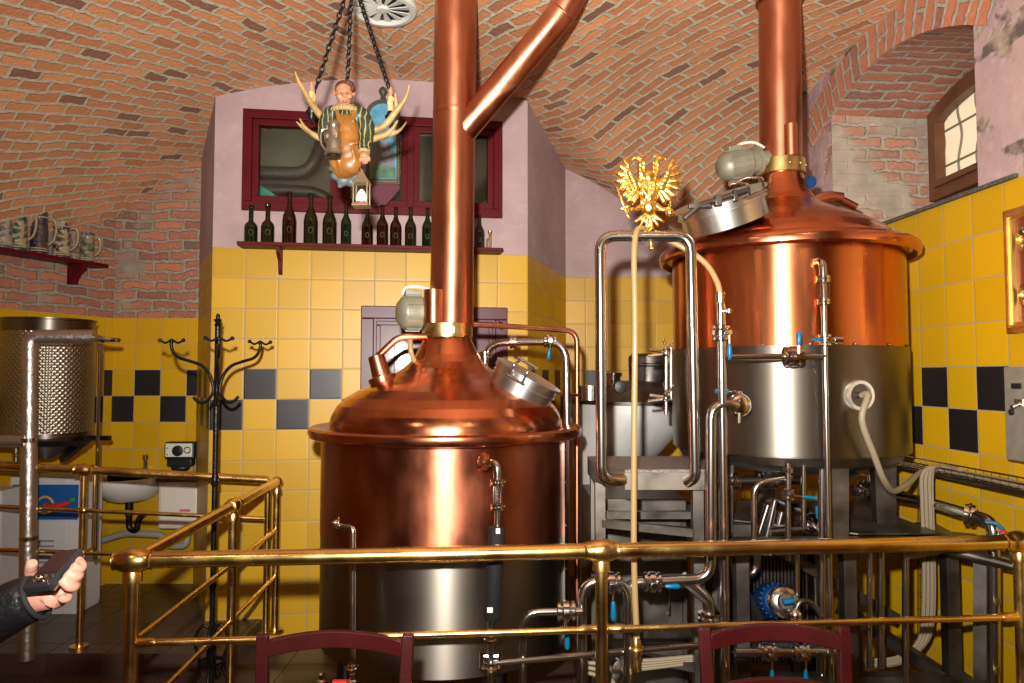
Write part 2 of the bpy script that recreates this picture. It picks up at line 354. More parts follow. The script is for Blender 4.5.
# arch ring of soldier bricks, slightly proud
mb = MB(); acc = 0; NR = 30; yr = [NY0-.10+(NY1-NY0+.36)*i/NR for i in range(NR+1)]
def ring_pt(y, o, dz):
    e = .001; d = (arch_z(y+e)-arch_z(y-e))/(2*e); n = Vector((0, -d, 1)).normalized(); p = W_R(y, arch_z(y), -.012+o)+n*dz; p.x = rwx(p.y)-.012+o; return p
for i in range(NR):
    a, b = yr[i], yr[i+1]; l = (ring_pt(b, 0, 0)-ring_pt(a, 0, 0)).length
    q = [ring_pt(a, 0, 0), ring_pt(b, 0, 0), ring_pt(b, 0, .21), ring_pt(a, 0, .21)]
    mb.quad_uv(q, [(.04, acc), (.04, acc+l), (.25, acc+l), (.25, acc)])
    mb.quad_uv([ring_pt(a, .02, 0), ring_pt(b, .02, 0), ring_pt(b, 0, 0), ring_pt(a, 0, 0)], [(.02, acc), (.02, acc+l), (.04, acc+l), (.04, acc)])
    acc += l
struct(mb.build('trim_1', M_RING))
# arched window in the niche
wz0 = 2.80; ap = lambda y, k: (arch_z(y)-.06-k)
mb = MB(); n = 14; oy = [WY0+(WY1-WY0)*i/n for i in range(n+1)]
def sweep_frame(mb, y0, y1, z0, ins, w, x0, x1):
    o = [(y0, z0)]+[(y0+(y1-y0)*i/n, arch_z(y0+(y1-y0)*i/n)-ins) for i in range(n+1)]+[(y1, z0)]
    cy, cz = (y0+y1)/2, (z0+3.4)/2
    inn = []
    for y, z in o:
        inn.append((min(max(y, y0+w), y1-w), z+w if z == z0 else z-w))
    N_ = len(o)
    for k in range(N_):
        j = (k+1) % N_
        a, b, c, d = o[k], o[j], inn[j], inn[k]
        mb.add([(x0, *a), (x0, *b), (x0, *c), (x0, *d), (x1, *a), (x1, *b), (x1, *c), (x1, *d)], [(0, 1, 2, 3), (4, 7, 6, 5), (3, 2, 6, 7), (0, 4, 5, 1)])
sweep_frame(mb, WY0-.12, NY1-.03, 2.80, .03, .085, NX-.06, NX+.02)
wf = struct(mb.build('window_1', WOODBR))
mb = MB(); sweep_frame(mb, WY0-.02, NY1-.11, 2.87, .11, .035, NX-.085, NX-.02); mb.box((NX-.045, (WY0+NY1)/2-.06, 3.15), (.05, .05, .52)); mb.build('sash', WOODBR, wf)
mb = MB(); mb.box((NX+.0, (WY0+NY1)/2-.06, 3.15), (.006, NY1-WY0-.1, .62))
mb.build('pane', mat('daylit_cream_pane', (.65, .55, .38), .4, emis=(1, .82, .55), estr=.55), wf)
mb = MB()
for k in range(7):
    y = WY0+.05+k*.17; mb.spline([(NX-.012, y, 2.86), (NX-.012, y+.02, 3.0), (NX-.012, y-.02, 3.15), (NX-.012, y+.015, 3.3), (NX-.012, y, 3.40)], .008, 6)
for z in (3.0, 3.22): mb.cyl((NX-.014, WY0, z), (NX-.014, NY1-.1, z), .007, seg=6)
mb.build('iron_grille', mat('grille_grey', (.28, .24, .18), .6, .3), wf)

mb = MB(); mb.prism([W_R(3.0, 2.538, 0), W_R(NY1+.5, 2.538, 0), W_R(NY1+.5, 2.538, -.02), W_R(3.0, 2.538, -.02)], (0, 0, .018)); struct(mb.build('trim_2', mat('dark_speckled_ledge', (.10, .09, .07), .8, var=.8, vscale=90)))
# vaulted ceiling
XS = [-3.62+i*.05 for i in range(int(6.3/.05)+1)]; YS = [-2.5+i*.25 for i in range(20)]+[2.5+i*.05 for i in range(76)]
arc = [0]
for i in range(1, len(XS)): arc.append(arc[-1]+math.hypot(XS[i]-XS[i-1], zc_main(XS[i])-zc_main(XS[i-1])))
ic = min(range(len(XS)), key=lambda i: abs(XS[i]+.75)); arc = [a-arc[ic] for a in arc]
arc2 = [0]
for j in range(1, len(YS)): arc2.append(arc2[-1]+math.hypot(YS[j]-YS[j-1], zc_side(YS[j])-zc_side(YS[j-1])))
mb = MB()
V = [[None]*len(YS) for _ in XS]
for i, x in enumerate(XS):
    for j, y in enumerate(YS):
        z1 = zc_main(x); z2 = zc_side(y)-2.2*max(0, -.1-x)**2-(.10 if x < .3 else .10*max(0, 1-(x-.3)/.6)) if x > -1.2 else 0
        V[i][j] = (Vector((x, y, (z1+z2+math.sqrt((z1-z2)**2+.012))/2 if z2 else z1)), x > -.75)
verts = [V[i][j][0] for i in range(len(XS)) for j in range(len(YS))]; nY = len(YS); fs = []; uvs = []
def uvf(i, j, side):
    # diagonal (dovetail) courses: mirrored left and right of the crown
    if side: p, q, c, s_ = XS[i]*1.1, arc2[j], .62, -.785
    else: p, q, c, s_ = arc[i], YS[j], .47, .88
    return ((p*c+q*s_)*(1 if side else 1.35), (-p*s_+q*c)*(1 if side else 1.05))
for i in range(len(XS)-1):
    for j in range(nY-1):
        side = XS[i] > -.78
        fs.append((i*nY+j, (i+1)*nY+j, (i+1)*nY+j+1, i*nY+j+1)); uvs.append([uvf(i, j, side), uvf(i+1, j, side), uvf(i+1, j+1, side), uvf(i, j+1, side)])
mb.add(verts, fs, True, uvs); struct(mb.build('ceiling', M_BRICK))
# floor, raised platform, rear wall
FLOORM = tile_mat('dark_floor_tiles', t=.33, yellow=(.075, .045, .032), grout=(.04, .03, .025), checker=False, rough=.35)
mb = MB(); mb.quad_uv([(-3.7, -2.5, 0), (2.7, -2.5, 0), (2.7, 6.2, 0), (-3.7, 6.2, 0)], [(-3.7, -2.5), (2.7, -2.5), (2.7, 6.2), (-3.7, 6.2)]); struct(mb.build('floor', FLOORM))
PL = .12
mb = MB(); y0 = 4.14
mb.quad_uv([(-3.5, y0, PL), (-1.62, y0, PL), (-1.62, 4.7, PL), (-3.5, 5.6, PL)], [(-3.5, y0), (-1.62, y0), (-1.62, 4.7), (-3.5, 5.6)])
mb.quad_uv([(-3.5, 5.6, PL), (-1.62, 4.7, PL), (-2.40, 5.6, PL)], [(-3.5, 5.6), (-1.62, 4.7), (-2.4, 5.6)])
mb.quad_uv([(-3.5, y0, 0), (-1.62, y0, 0), (-1.62, y0, PL), (-3.5, y0, PL)], [(-3.5, 0), (-1.62, 0), (-1.62, PL), (-3.5, PL)])
mb.quad_uv([(-1.62, y0, 0), (-1.62, 4.75, 0), (-1.62, 4.75, PL), (-1.62, y0, PL)], [(0, 0), (.6, 0), (.6, PL), (0, PL)])
struct(mb.build('floor_platform', FLOORM))
mb = MB(); wall_strip(mb, (2.7, -2.5), (-3.7, -2.5), [(0, 3.95, 0)]); struct(mb.build('wall_rear', [mat('rear_wall_ochre', (.30, .15, .09), .8)]))

# ================================================================== LIGHT AND CAMERA
cam = bpy.data.objects.new('camera', bpy.data.cameras.new('camera')); C.objects.link(cam)
cam.location = (0, 0, EYE); cam.rotation_euler = (PI/2+PITCH, 0, 0); cam.data.sensor_width = 36; cam.data.lens = F/1024*36; cam.data.clip_start = .05
bpy.context.scene.camera = cam
def area(name, loc, target, size, power, col, sy=None):
    l = bpy.data.lights.new(name, 'AREA'); l.energy = power; l.color = col; l.size = size
    if sy: l.shape = 'RECTANGLE'; l.size_y = sy
    o = bpy.data.objects.new(name, l); C.objects.link(o); o.location = loc
    o.rotation_euler = (Vector(target)-Vector(loc)).to_track_quat('-Z', 'Y').to_euler(); return o
l = bpy.data.lights.new('camera_flash', 'SPOT'); l.energy = FLASH; l.color = (1, .95, .88); l.shadow_soft_size = .035; l.spot_size = math.radians(118); l.spot_blend = 1
lo = bpy.data.objects.new('camera_flash', l); C.objects.link(lo); lo.location = (-.10, .04, EYE+.25); lo.rotation_euler = (Vector((.30, 4, 2.68))-lo.location).to_track_quat('-Z', 'Y').to_euler()
area('fill_light_left', (-1.7, .3, 3.25), (-1.7, .8, 0), .3, FILL, (1, .72, .45))  # added warm fill light, out of view overhead
area('fill_light_right', (1.2, .2, 3.3), (1.2, .6, 0), .3, FILL, (1, .72, .45))  # second added fill light, unseen as well
w = bpy.data.worlds.new('world'); bpy.context.scene.world = w; w.use_nodes = True
w.node_tree.nodes['Background'].inputs[0].default_value = (.5, .6, .8, 1); w.node_tree.nodes['Background'].inputs[1].default_value = .5
vs = bpy.context.scene.view_settings; vs.view_transform = 'Standard'; vs.look = 'None'; vs.gamma = 1; vs.use_curve_mapping = False; vs.exposure = EXPO
# ================================================================== PIPE FITTINGS
def clamp(parent, p, axis, r, name='pipe_clamp', m=None):
    a = Vector(axis).normalized(); p = Vector(p); mb = MB()
    mb.lathe([(r*1.25, -r*.9), (r*1.75, -r*.75), (r*1.75, -r*.2), (r*1.5, 0), (r*1.75, r*.2), (r*1.75, r*.75), (r*1.25, r*.9)], p, a, 20)
    o = a.orthogonal().normalized(); mb.cyl(p+o*r*1.6-a*r*.5, p+o*r*2.5-a*r*.1, r*.3, seg=8)
    return mb.build(name, m or CHROME, parent)
def valve(parent, p, axis, handle, r, hl=.09, hmat=None, stem=None):
    """butterfly valve on a pipe: round body, two clamp rings, a rod and a coloured grip"""
    a = Vector(axis).normalized(); p = Vector(p); h = Vector(handle).normalized(); st = Vector(stem).normalized() if stem else Vector((0, -1, 0))
    mb = MB(); mb.lathe([(r*1.2, -r*1.9), (r*1.9, -r*1.6), (r*1.9, -r*1.1), (r*1.5, -r*.9), (r*2.0, -r*.5), (r*2.0, r*.5), (r*1.5, r*.9), (r*1.9, r*1.1), (r*1.9, r*1.6), (r*1.2, r*1.9)], p, a, 24)
    mb.cyl(p, p+st*r*2.8, r*.5, seg=12); v = mb.build('valve', CHROME, parent)
    q = p+st*r*2.8; mb = MB(); mb.cyl(q, q+h*hl*.5, r*.22, seg=8); mb.cyl(q-st*.004, q+st*.006, r*.6, seg=14); mb.build('valve_rod', CHROME, v)
    g = MB(); g.tube([q+h*hl*.42, q+h*hl*.5, q+h*hl*.9, q+h*hl], [r*.3, r*.42, r*.55, r*.3], 12); g.build('valve_grip', hmat or BLUE, v); return v
def run(name, label, pts, r, m=None, bend=.05, clamps=(), cat='pipe', seg=16, group=None, flange_end=False):
    mb = MB(); mb.tube(pts, r, seg, bend)
    t = thing(name, label, cat, (Vector(pts[-1]) if Vector(pts[-1]).z < Vector(pts[0]).z else Vector(pts[0])), group)
    mb.build('tube', m or STEELP, t)
    for c, ax in clamps: clamp(t, c, ax, r)
    return t

# ================================================================== COPPER KETTLE, FRONT
KX, KY = -.326, 3.60
k1 = thing('copper_brewing_kettle', 'large copper brewing kettle in front, with wide dome and tall flue', 'kettle', (KX, KY, 0))
kz = lambda py: zat(py, KY)
mb = MB(); mb.lathe([(.607, .948), (.610, .95), (.610, 1.42), (.59, 1.42)], (KX, KY, 0), seg=96); mb.build('copper_jacket', COPPER_SH, k1)
mb = MB(); mb.lathe([(.602, .46), (.608, .45), (.608, .949), (.58, .949)], (KX, KY, 0), seg=96); mb.lathe([(.12, .36), (.45, .40), (.602, .455)], (KX, KY, 0), seg=64); mb.build('steel_jacket', STEEL, k1)
mb = MB(); mb.lathe([(.545, 1.45), (.585, 1.437), (.625, 1.445), (.657, 1.452), (.671, 1.443), (.675, 1.425), (.667, 1.405), (.649, 1.398), (.630, 1.400), (.612, 1.395)], (KX, KY, 0), seg=96)
mb.build('rim', COPPER, k1)
prof = [(.574, 1.440), (.574, 1.462), (.569, 1.485), (.558, 1.515), (.535, 1.553), (.495, 1.590), (.435, 1.626), (.37, 1.655), (.31, 1.680), (.26, 1.705), (.218, 1.733), (.185, 1.765), (.160, 1.80), (.140, 1.84), (.125, 1.87), (.118, 1.90)]
mb = MB(); mb.lathe(prof, (KX, KY, 0), seg=96); mb.build('dome', COPPER, k1)
mb = MB(); mb.lathe([(.124, 1.885), (.127, 1.888), (.127, 1.955), (.120, 1.958)], (KX, KY, 0), seg=48)
mb.box((KX+.03, KY-.13, 1.92), (.03, .014, .03)); mb.cyl((KX+.03, KY-.14, 1.935), (KX+.03, KY-.15, 1.935), .006, seg=8); mb.cyl((KX+.03, KY-.14, 1.905), (KX+.03, KY-.15, 1.905), .006, seg=8)
mb.build('band', BRASSB, k1)
mb = MB(); mb.lathe([(.112, 1.95), (.108, 2.3), (.108, 3.02), (.109, 3.024), (.109, 3.04), (.108, 3.044), (.108, 4.0)], (KX, KY, 0), seg=48, shear=(.010, 0)); 
# wider collar piece at the foot of the flue
mb.lathe([(.05, 1.956), (.05, 2.12), (.02, 2.125)], (KX-.062, KY-.078, 0), seg=24)
fl = mb.build('flue', COPPER_PIPE, k1)
b0 = at(453, 143, KY); b1 = at(566, 8, 3.38); b2 = at(592, -45, 3.38)
mb = MB(); mb.tube([b0, b1, b2], .070, 28, .10); d = (b1-b0).normalized(); mb.lathe([(.069, -.004), (.071, 0), (.069, .004)], b0+d*.82, d, 28); mb.build('branch_flue', COPPER_PIPE, k1)
def gearmotor(parent, p, d, r, L_, bow):
    """cast grey geared motor: round body, ribs, junction box, flange and lifting bow"""
    p = Vector(p); d = Vector(d).normalized(); up = Vector((0, 0, 1)); up = (up-d*up.dot(d)).normalized(); sd = d.cross(up)
    mb = MB(); mb.lathe([(r*.55, -.02), (r*.85, 0), (r, L_*.1), (r, L_*.55), (r*.8, L_*.6), (r*.78, L_*.72), (r*.95, L_*.74), (r*.95, L_*.80), (r*.6, L_*.84), (r*.6, L_)], p, d, 32)
    for k in range(16):
        a = 2*PI*k/16; n = up*math.cos(a)+sd*math.sin(a); mb.bar(p+d*L_*.12+n*r, p+d*L_*.52+n*r, r*.06, r*.16, n)
    mot = mb.build('gear_motor', GREYP, parent)
    m2 = MB(); m2.box(p+d*L_*.33+up*r*.95-sd*r*.2, (r*.9, r*.9, r*.7), M=Matrix((d, sd, up)).transposed()); m2.build('junction_box', GREYP, mot, bevel=.004)
    m3 = MB(); m3.spline(bow, .007, 8); m3.build('cable', WHITEP, mot)
    for s_ in (L_*.76,): 
        for k in range(6):
            a = 2*PI*k/6; n = up*math.cos(a)+sd*math.sin(a); m4 = None
    return mot
mp = at(411, 313, 3.58)
gearmotor(k1, mp+Vector((-.045, -.03, 0)), (1, .35, 0), .088, .18, [mp+Vector((-.04, -.03, .09)), mp+Vector((-.02, -.03, .125)), mp+Vector((.04, -.02, .13)), mp+Vector((.09, 0, .12))])
# spray-ball inlet and copper elbow on the left of the dome
mb = MB(); e0 = at(383, 381, 3.5); e1 = at(376, 356, 3.5)
ax = (e1-e0).normalized(); L0 = (e1-e0).length
mb.lathe([(.062, -.04), (.062, .0), (.068, .0), (.068, .022), (.050, .024), (.046, .03), (.040, L0), (.036, L0+.003)], e0, ax, 28); mb.build('inlet_socket', COPPER_PIPE, k1)
mb = MB(); mb.tube([e1+Vector((0, 0, -.01)), at(398, 337, 3.5), at(434, 337, 3.54)], .017, 14, .04); mb.build('copper_elbow_pipe', COPPER_PIPE, k1)
mb = MB(); mb.spline([at(410, 340, 3.49), at(411, 352, 3.48), at(415, 362, 3.5), at(420, 371, 3.52)], .0125, 10); mb.build('rubber_hose', HOSE, k1)
# tilted manhole on the right of the dome
def manhole(parent, c, axis, r, h, hdir):
    c = Vector(c); z = Vector(axis).normalized(); hd = Vector(hdir).normalized()
    mb = MB(); mb.lathe([(r*.93, -h*1.5), (r*.93, 0), (r*1.0, .002), (r*1.0, h*.12), (r*.97, h*.14), (r*.97, h*.8), (r*1.05, h*.82), (r*1.05, h*.94), (r*.9, h), (r*.5, h*1.08), (.01, h*1.1)], c, z, 48)
    m_ = mb.build('manhole', mat('manhole_steel', (.62, .60, .55), .3, 1), parent)
    sd = z.cross(hd).normalized(); g = MB(); q = c+z*h*.9-hd*r*.0
    # clamp bow with two arms
    for s_ in (-1, 1):
        g.tube([c+hd*r*1.06+sd*s_*r*.22+z*h*.2, c+hd*r*1.12+sd*s_*r*.22+z*h*1.4, c+hd*r*.72+sd*s_*r*.22+z*h*1.9], .006, 8, .01)
    g.cyl(c+hd*r*.72+sd*r*.32+z*h*1.9, c+hd*r*.72-sd*r*.32+z*h*1.9, .008, seg=10); g.cyl(c+hd*r*1.06+sd*r*.3+z*h*.3, c+hd*r*1.06-sd*r*.3+z*h*.3, .007, seg=10)
    g.build('lid_clamp', STEELP, m_); return m_
mc = at(524, 384, 3.42); manhole(k1, mc, (.47, -.12, .87), .163, .055, (-.3, -1, .05))
# level pipes at its foot
for i in range(3):
    a = -PI/2+.5+i*2*PI/3; x, y = KX+.5*math.cos(a), KY+.5*math.sin(a); mb = MB(); mb.cyl((x, y, 0), (x, y, .44), .04, seg=16); mb.cyl((x, y, 0), (x, y, .015), .07, seg=20); mb.build('leg', STEELD, k1)
# seam strip on the right flank
a = math.radians(-22); sx, sy = KX+.614*math.cos(a), KY+.614*math.sin(a); mb = MB(); mb.box((sx, sy, .92), (.012, .02, .94), rot=a)
for z in (.6, .8, 1.0, 1.2, 1.35): mb.ell((sx+.008, sy-.004, z), (.006, .006, .006), seg=8, rn=6)
mb.build('seam_strip', STEELP, k1)

def sight_fitting(parent, px, py0, Y, r, zt, zb, wallp):
    """elbow out of the jacket, spring-like sight tube and clamps, going down at pixel column px"""
    p = at(px, py0, Y); x = p.x
    mb = MB(); mb.tube([wallp, (x-.0, Y, p.z), (x, Y, zt)], r, 14, r*2.6); e = mb.build('elbow', STEELP, parent)
    f = MB(); f.lathe([(r*2.6, 0), (r*2.6, .008), (r*1.6, .018)], wallp, (Vector((x, Y, p.z))-Vector(wallp)), 24); f.build('wall_flange', COPPER, e)
    clamp(parent, (x, Y, zt-.005), (0, 0, 1), r*1.05); clamp(parent, (x, Y, zb+.005), (0, 0, 1), r*.95)
    g = MB(); g.cyl((x, Y, zb), (x, Y, zt), r*.6, seg=12); 
    pts = [(x+r*1.0*math.cos(t*.9), Y+r*1.0*math.sin(t*.9), zb+(zt-zb)*t/70) for t in range(71)]; g.tube(pts, r*.16, 6)
    for k in range(4): a = PI/4+k*PI/2; g.cyl((x+r*1.5*math.cos(a), Y+r*1.5*math.sin(a), zb), (x+r*1.5*math.cos(a), Y+r*1.5*math.sin(a), zt), r*.16, seg=6)
    g.build('sight_tube', CHROME, parent); return x
t = thing('insulated_riser_pipe', 'vertical pipe with black foam sleeve running up the front kettle jacket', 'pipe', at(494, 690, 2.9))
Yp = 2.915; x = sight_fitting(t, 497.5, 463, Yp, .0165, zat(481, Yp), zat(508, Yp), at(484, 462, KY-.62))
mb = MB(); mb.tube([(x, Yp, zat(508, Yp)), at(497.5, 530, Yp), at(491, 615, Yp), at(491, 735, Yp)], .013, 12); mb.build('tube', STEELP, t)
mb = MB(); mb.tube([at(497.5, 526, Yp), at(497, 528, Yp), at(492, 616, Yp), at(492, 620, Yp)], [.02, .033, .033, .02], 20); mb.build('foam_sleeve', mat('black_foam', (.004, .004, .0045), .75, bump=.4, bscale=200), t)
mb = MB(); mb.box(at(498, 531, Yp-.034), (.016, .003, .02)); mb.build('white_tag', WHITEP, t); mb = MB(); mb.box(at(490, 610, Yp-.034), (.022, .003, .02)); mb.build('white_tag', WHITEP, t)
clamp(t, at(491, 638, Yp), (0, 0, 1), .016); clamp(t, at(491, 665, Yp), (0, 0, 1), .02)
mb = MB()
for s_ in (-1, 1): mb.tube([at(491+s_*9, 652, Yp-.01), at(491+s_*9, 668, Yp-.01)], .010, 10); mb.cyl(at(491+s_*9, 656, Yp-.01), at(491+s_*3, 656, Yp-.01), .006, seg=8)
mb.build('drain_cock', CHROME, t)
run('level_pipe', 'thin steel pipe on left front of the kettle with small side elbow', [at(333, 523, 3.0), at(344, 527, 2.99), at(353, 527, 2.97), at(352, 720, 2.93)], .0125, bend=.03, clamps=[(at(338, 524, 3.0), (1, 0, 0)), (at(352, 667, 2.94), (0, 0, 1))])
run('cross_pipe', 'straight horizontal steel pipe running right from the kettle foot to the platform', [at(494, 663, 2.9), at(700, 645, 3.05)], .0125, bend=0)
# pipes behind the front kettle
run('copper_return_pipe', 'thin copper pipe bending down behind the front kettle, right of its flue', [at(462, 324, 3.66), at(520, 327, 3.8), at(577, 331, 3.9), at(577, 640, 3.9)], .0145, COPPER_PIPE, bend=.07, cat='pipe')
t = run('spray_pipe', 'bent steel pipe with a blue-handled valve arching over the manhole', [at(485, 392, 3.85), at(485, 343, 3.85), at(566, 341, 3.75), at(567, 432, 3.75)], .0205, bend=.11, clamps=[(at(485, 355, 3.85), (0, 0, 1)), (at(513, 342, 3.82), (1, 0, 0))])
valve(t, at(550, 341, 3.78), (1, 0, 0), (-.12, 0, -1), .019, .10)
run('tie_rod_pipe', 'short copper link between the bent steel pipe and copper pipe', [at(562, 395, 3.75), at(580, 395, 3.9)], .008, COPPER_PIPE, bend=0)

# ================================================================== COPPER KETTLE, BACK RIGHT
DX, DY = 1.390, 3.645
k2 = thing('copper_mash_kettle', 'raised copper and steel kettle on the right, standing on steel legs', 'kettle', (DX, DY, 0))
mb = MB(); mb.lathe([(.552, 1.829), (.555, 1.83), (.555, 2.30), (.53, 2.30)], (DX, DY, 0), seg=96); mb.build('copper_jacket', mat('copper_polished', (.62, .21, .085), .27, 1, var=.22, vscale=5, stretch=(1.5, 1.5, .12), bump=.02, bscale=5, aniso=.75), k2)
for k in range(6):
    pass
mb = MB(); mb.lathe([(.54, 1.345), (.558, 1.338), (.560, 1.345), (.560, 1.830), (.53, 1.831)], (DX, DY, 0), seg=96)
for a in range(-160, 20, 20):
    t_ = math.radians(a); mb.ell((DX+.56*math.cos(t_), DY+.56*math.sin(t_), 1.835), (.006, .006, .006), seg=8, rn=6)
mb.build('steel_jacket', STEEL, k2)
mb = MB(); mb.lathe([(.545, 1.345), (.52, 1.30), (.35, 1.25), (.1, 1.21), (.02, 1.20)], (DX, DY, 0), seg=64); mb.build('bottom', STEELD, k2)
mb = MB(); mb.lathe([(.50, 2.335), (.52, 2.325), (.575, 2.33), (.603, 2.335), (.618, 2.325), (.624, 2.305), (.620, 2.282), (.604, 2.272), (.592, 2.278), (.590, 2.292), (.555, 2.292)], (DX, DY, 0), seg=96); mb.build('rim', COPPER, k2)
prof = [(.535, 2.325), (.530, 2.35), (.515, 2.375), (.48, 2.41), (.42, 2.45), (.35, 2.487), (.28, 2.52), (.22, 2.55), (.18, 2.575), (.15, 2.61), (.130, 2.65), (.116, 2.69), (.108, 2.73)]
mb = MB(); mb.lathe(prof, (DX, DY, 0), seg=96); mb.build('dome', COPPER, k2)
mb = MB(); mb.lathe([(.114, 2.725), (.118, 2.728), (.118, 2.80), (.112, 2.803)], (DX, DY, 0), seg=48)
for a in range(0, 360, 30): t_ = math.radians(a); mb.ell((DX+.118*math.cos(t_), DY+.118*math.sin(t_), 2.765), (.006, .006, .006), seg=8, rn=6)
mb.build('band', BRASSB, k2)
mb = MB(); mb.lathe([(.105, 2.79), (.105, 3.64), (.12, 3.645), (.12, 3.68), (.105, 3.685), (.105, 4.0)], (DX-.030, DY, 0), seg=48, shear=(.010, 0)); mb.lathe([(.045, 2.80), (.045, 2.96), (.02, 2.965)], (DX+.02, DY-.085, 0), seg=24); mb.build('flue', COPPER_PIPE, k2)
mp = at(733, 165, 3.6)
gearmotor(k2, mp+Vector((-.06, -.02, -.02)), (1, .12, .22), .075, .25, [mp+Vector((0, -.02, .06)), mp+Vector((.03, -.02, .10)), mp+Vector((.10, -.02, .11)), mp+Vector((.16, 0, .09))])
m2 = manhole(k2, at(722, 208, 3.25), (-.34, -.25, .93), .205, .05, (.45, -.9, 0))
mb = MB(); c0 = at(708, 200, 3.1); mb.tube([at(684, 219, 3.05), at(700, 205, 3.05), at(748, 190, 3.05)], .012, 10, .02); mb.box(at(700, 206, 3.05), (.10, .02, .02)); mb.box(at(718, 201, 3.04), (.03, .03, .045)); mb.box(at(735, 196, 3.04), (.02, .03, .05)); mb.build('lid_hinge', STEELD, m2, bevel=.003)
mb = MB(); mb.tube([at(815, 200, 3.7), at(828, 196, 3.7), at(842, 198, 3.7)], .028, 16, .02); mb.tube([at(842, 200, 3.7), at(856, 207, 3.7)], .02, 14); mb.build('inlet_socket', COPPER_PIPE, k2)
mb = MB(); mb.cyl(at(809, 182, 3.62), at(812, 182, 3.60), .03, seg=16); mb.build('sensor_cap', BLUEM, k2)
# porthole
a0 = at(850, 395, 3.15); dv = Vector((a0.x-DX, a0.y-DY, 0)).normalized(); pc = Vector((DX, DY, a0.z))+dv*.56
mb = MB(); mb.lathe([(.068, -.02), (.068, .014), (.064, .020), (.050, .020), (.048, .012), (.048, -.02)], pc, dv, 36); mb.build('porthole_ring', mat('pale_metal_ring', (.75, .70, .60), .3, .8), k2)
mb = MB(); mb.cyl(pc-dv*.02, pc+dv*.004, .05, seg=32); mb.cyl(pc, pc+dv*.02, .014, seg=12); mb.build('porthole_plate', mat('porthole_dark', (.10, .08, .06), .35, .7), k2)
PORT = pc+dv*.02
# legs
for px, pb in ((699, None), (845, None), (880, None), (760, None)): pass
for i, (lx, ly) in enumerate(((.99, 3.42), (1.43, 3.20), (1.80, 3.50), (1.43, 4.08))):
    mb = MB(); mb.prism([(lx-.045, ly-.03, .96), (lx+.045, ly-.03, .96), (lx+.055, ly-.03, 1.36), (lx-.055, ly-.03, 1.36)], (0, .05, 0)); mb.build('leg', STEELD, k2)
    pass
# right sight pipe of the back kettle, one long riser, with cross link
Yq = 3.03
t = thing('right_riser_pipe', 'tall thin steel pipe with a spring sight tube in front of the raised kettle', 'pipe', at(828, 700, Yq))
x = sight_fitting(t, 823, 260, Yq, .016, zat(278, Yq), zat(303, Yq), at(814, 262, 3.12))
mb = MB(); mb.tube([(x, Yq, zat(303, Yq)), (x+.0, Yq, .02)], .0125, 12); mb.build('tube', STEELP, t)
valve(t, at(825, 340, Yq), (0, 0, 1), (-1, -.1, 0), .014, .075); mb = MB(); mb.cyl(at(825, 340, Yq), at(840, 340, Yq), .012, seg=10); mb.cyl(at(834, 340, Yq), at(842, 340, Yq), .017, seg=12); mb.build('side_stub', CHROME, t)
t = thing('link_pipe', 'short horizontal steel link with valve across the raised kettle front', 'pipe', at(724, 360, 3.0))
mb = MB(); mb.tube([at(724, 357.5, 3.0), at(824, 356, 3.03)], .0135, 14); mb.build('tube', STEELP, t); valve(t, at(793, 356.5, 3.02), (1, 0, 0), (.02, 0, 1), .022, .10)
mb = MB(); mb.tube([at(793, 356.5, 3.02), at(793, 356.5, 3.1)], .03, 20); mb.build('outlet_collar', STEELP, t)
t = thing('hose_riser_pipe', 'tall steel pipe topped by a brass coupling, left of the raised kettle porthole', 'pipe', at(724, 700, 2.99))
mb = MB(); mb.tube([at(720, 292, 2.99), at(721, 330, 2.99), (at(721, 330, 2.99).x, 2.99, .02)], .0185, 16); mb.build('tube', STEELP, t)
valve(t, at(720.5, 333, 2.99), (0, 0, 1), (0, 0, -1), .0185, .11, stem=(.5, -1, 0))
mb = MB(); mb.lathe([(.016, -.02), (.021, -.018), (.021, .018), (.016, .02)], at(720, 298, 2.99), (0, 0, 1), 12, smooth=False); mb.build('coupling', BRASSB, t)
mb = MB(); mb.cyl(at(721, 311, 2.98), at(729, 311, 2.97), .008, seg=10); mb.cyl(at(729, 309, 2.97), at(729, 313, 2.97), .012, seg=10); mb.build('side_plug', CHROME, t)
t = run('outlet_pipe', 'thick steel pipe from the raised kettle outlet, bending down then left to a valve', [at(745, 405, 3.1), at(741, 405, 3.0), at(711, 405, 2.99), at(711, 579, 2.99), at(640, 582, 2.99), at(631, 584, 2.99), at(630, 735, 2.95)], .0225, bend=.075)
mb = MB(); mb.ell(at(739, 405, 3.02), (.05, .035, .05)); mb.cyl(at(739, 391, 3.03), at(740, 402, 3.03), .014, seg=12); mb.cyl(at(722, 391, 3.03), at(740, 391, 3.03), .005, seg=8); mb.cyl(at(739, 410, 3.0), at(739, 423, 3.0), .007, seg=8); mb.build('outlet_valve', CHROME, t)
mb = MB(); mb.tube([at(715, 391, 3.03), at(728, 391, 3.03)], .010, 10); mb.build('valve_grip', BLUE, t)
valve(t, at(652, 582, 2.99), (1, 0, 0), (1, 0, 0), .021, .10)
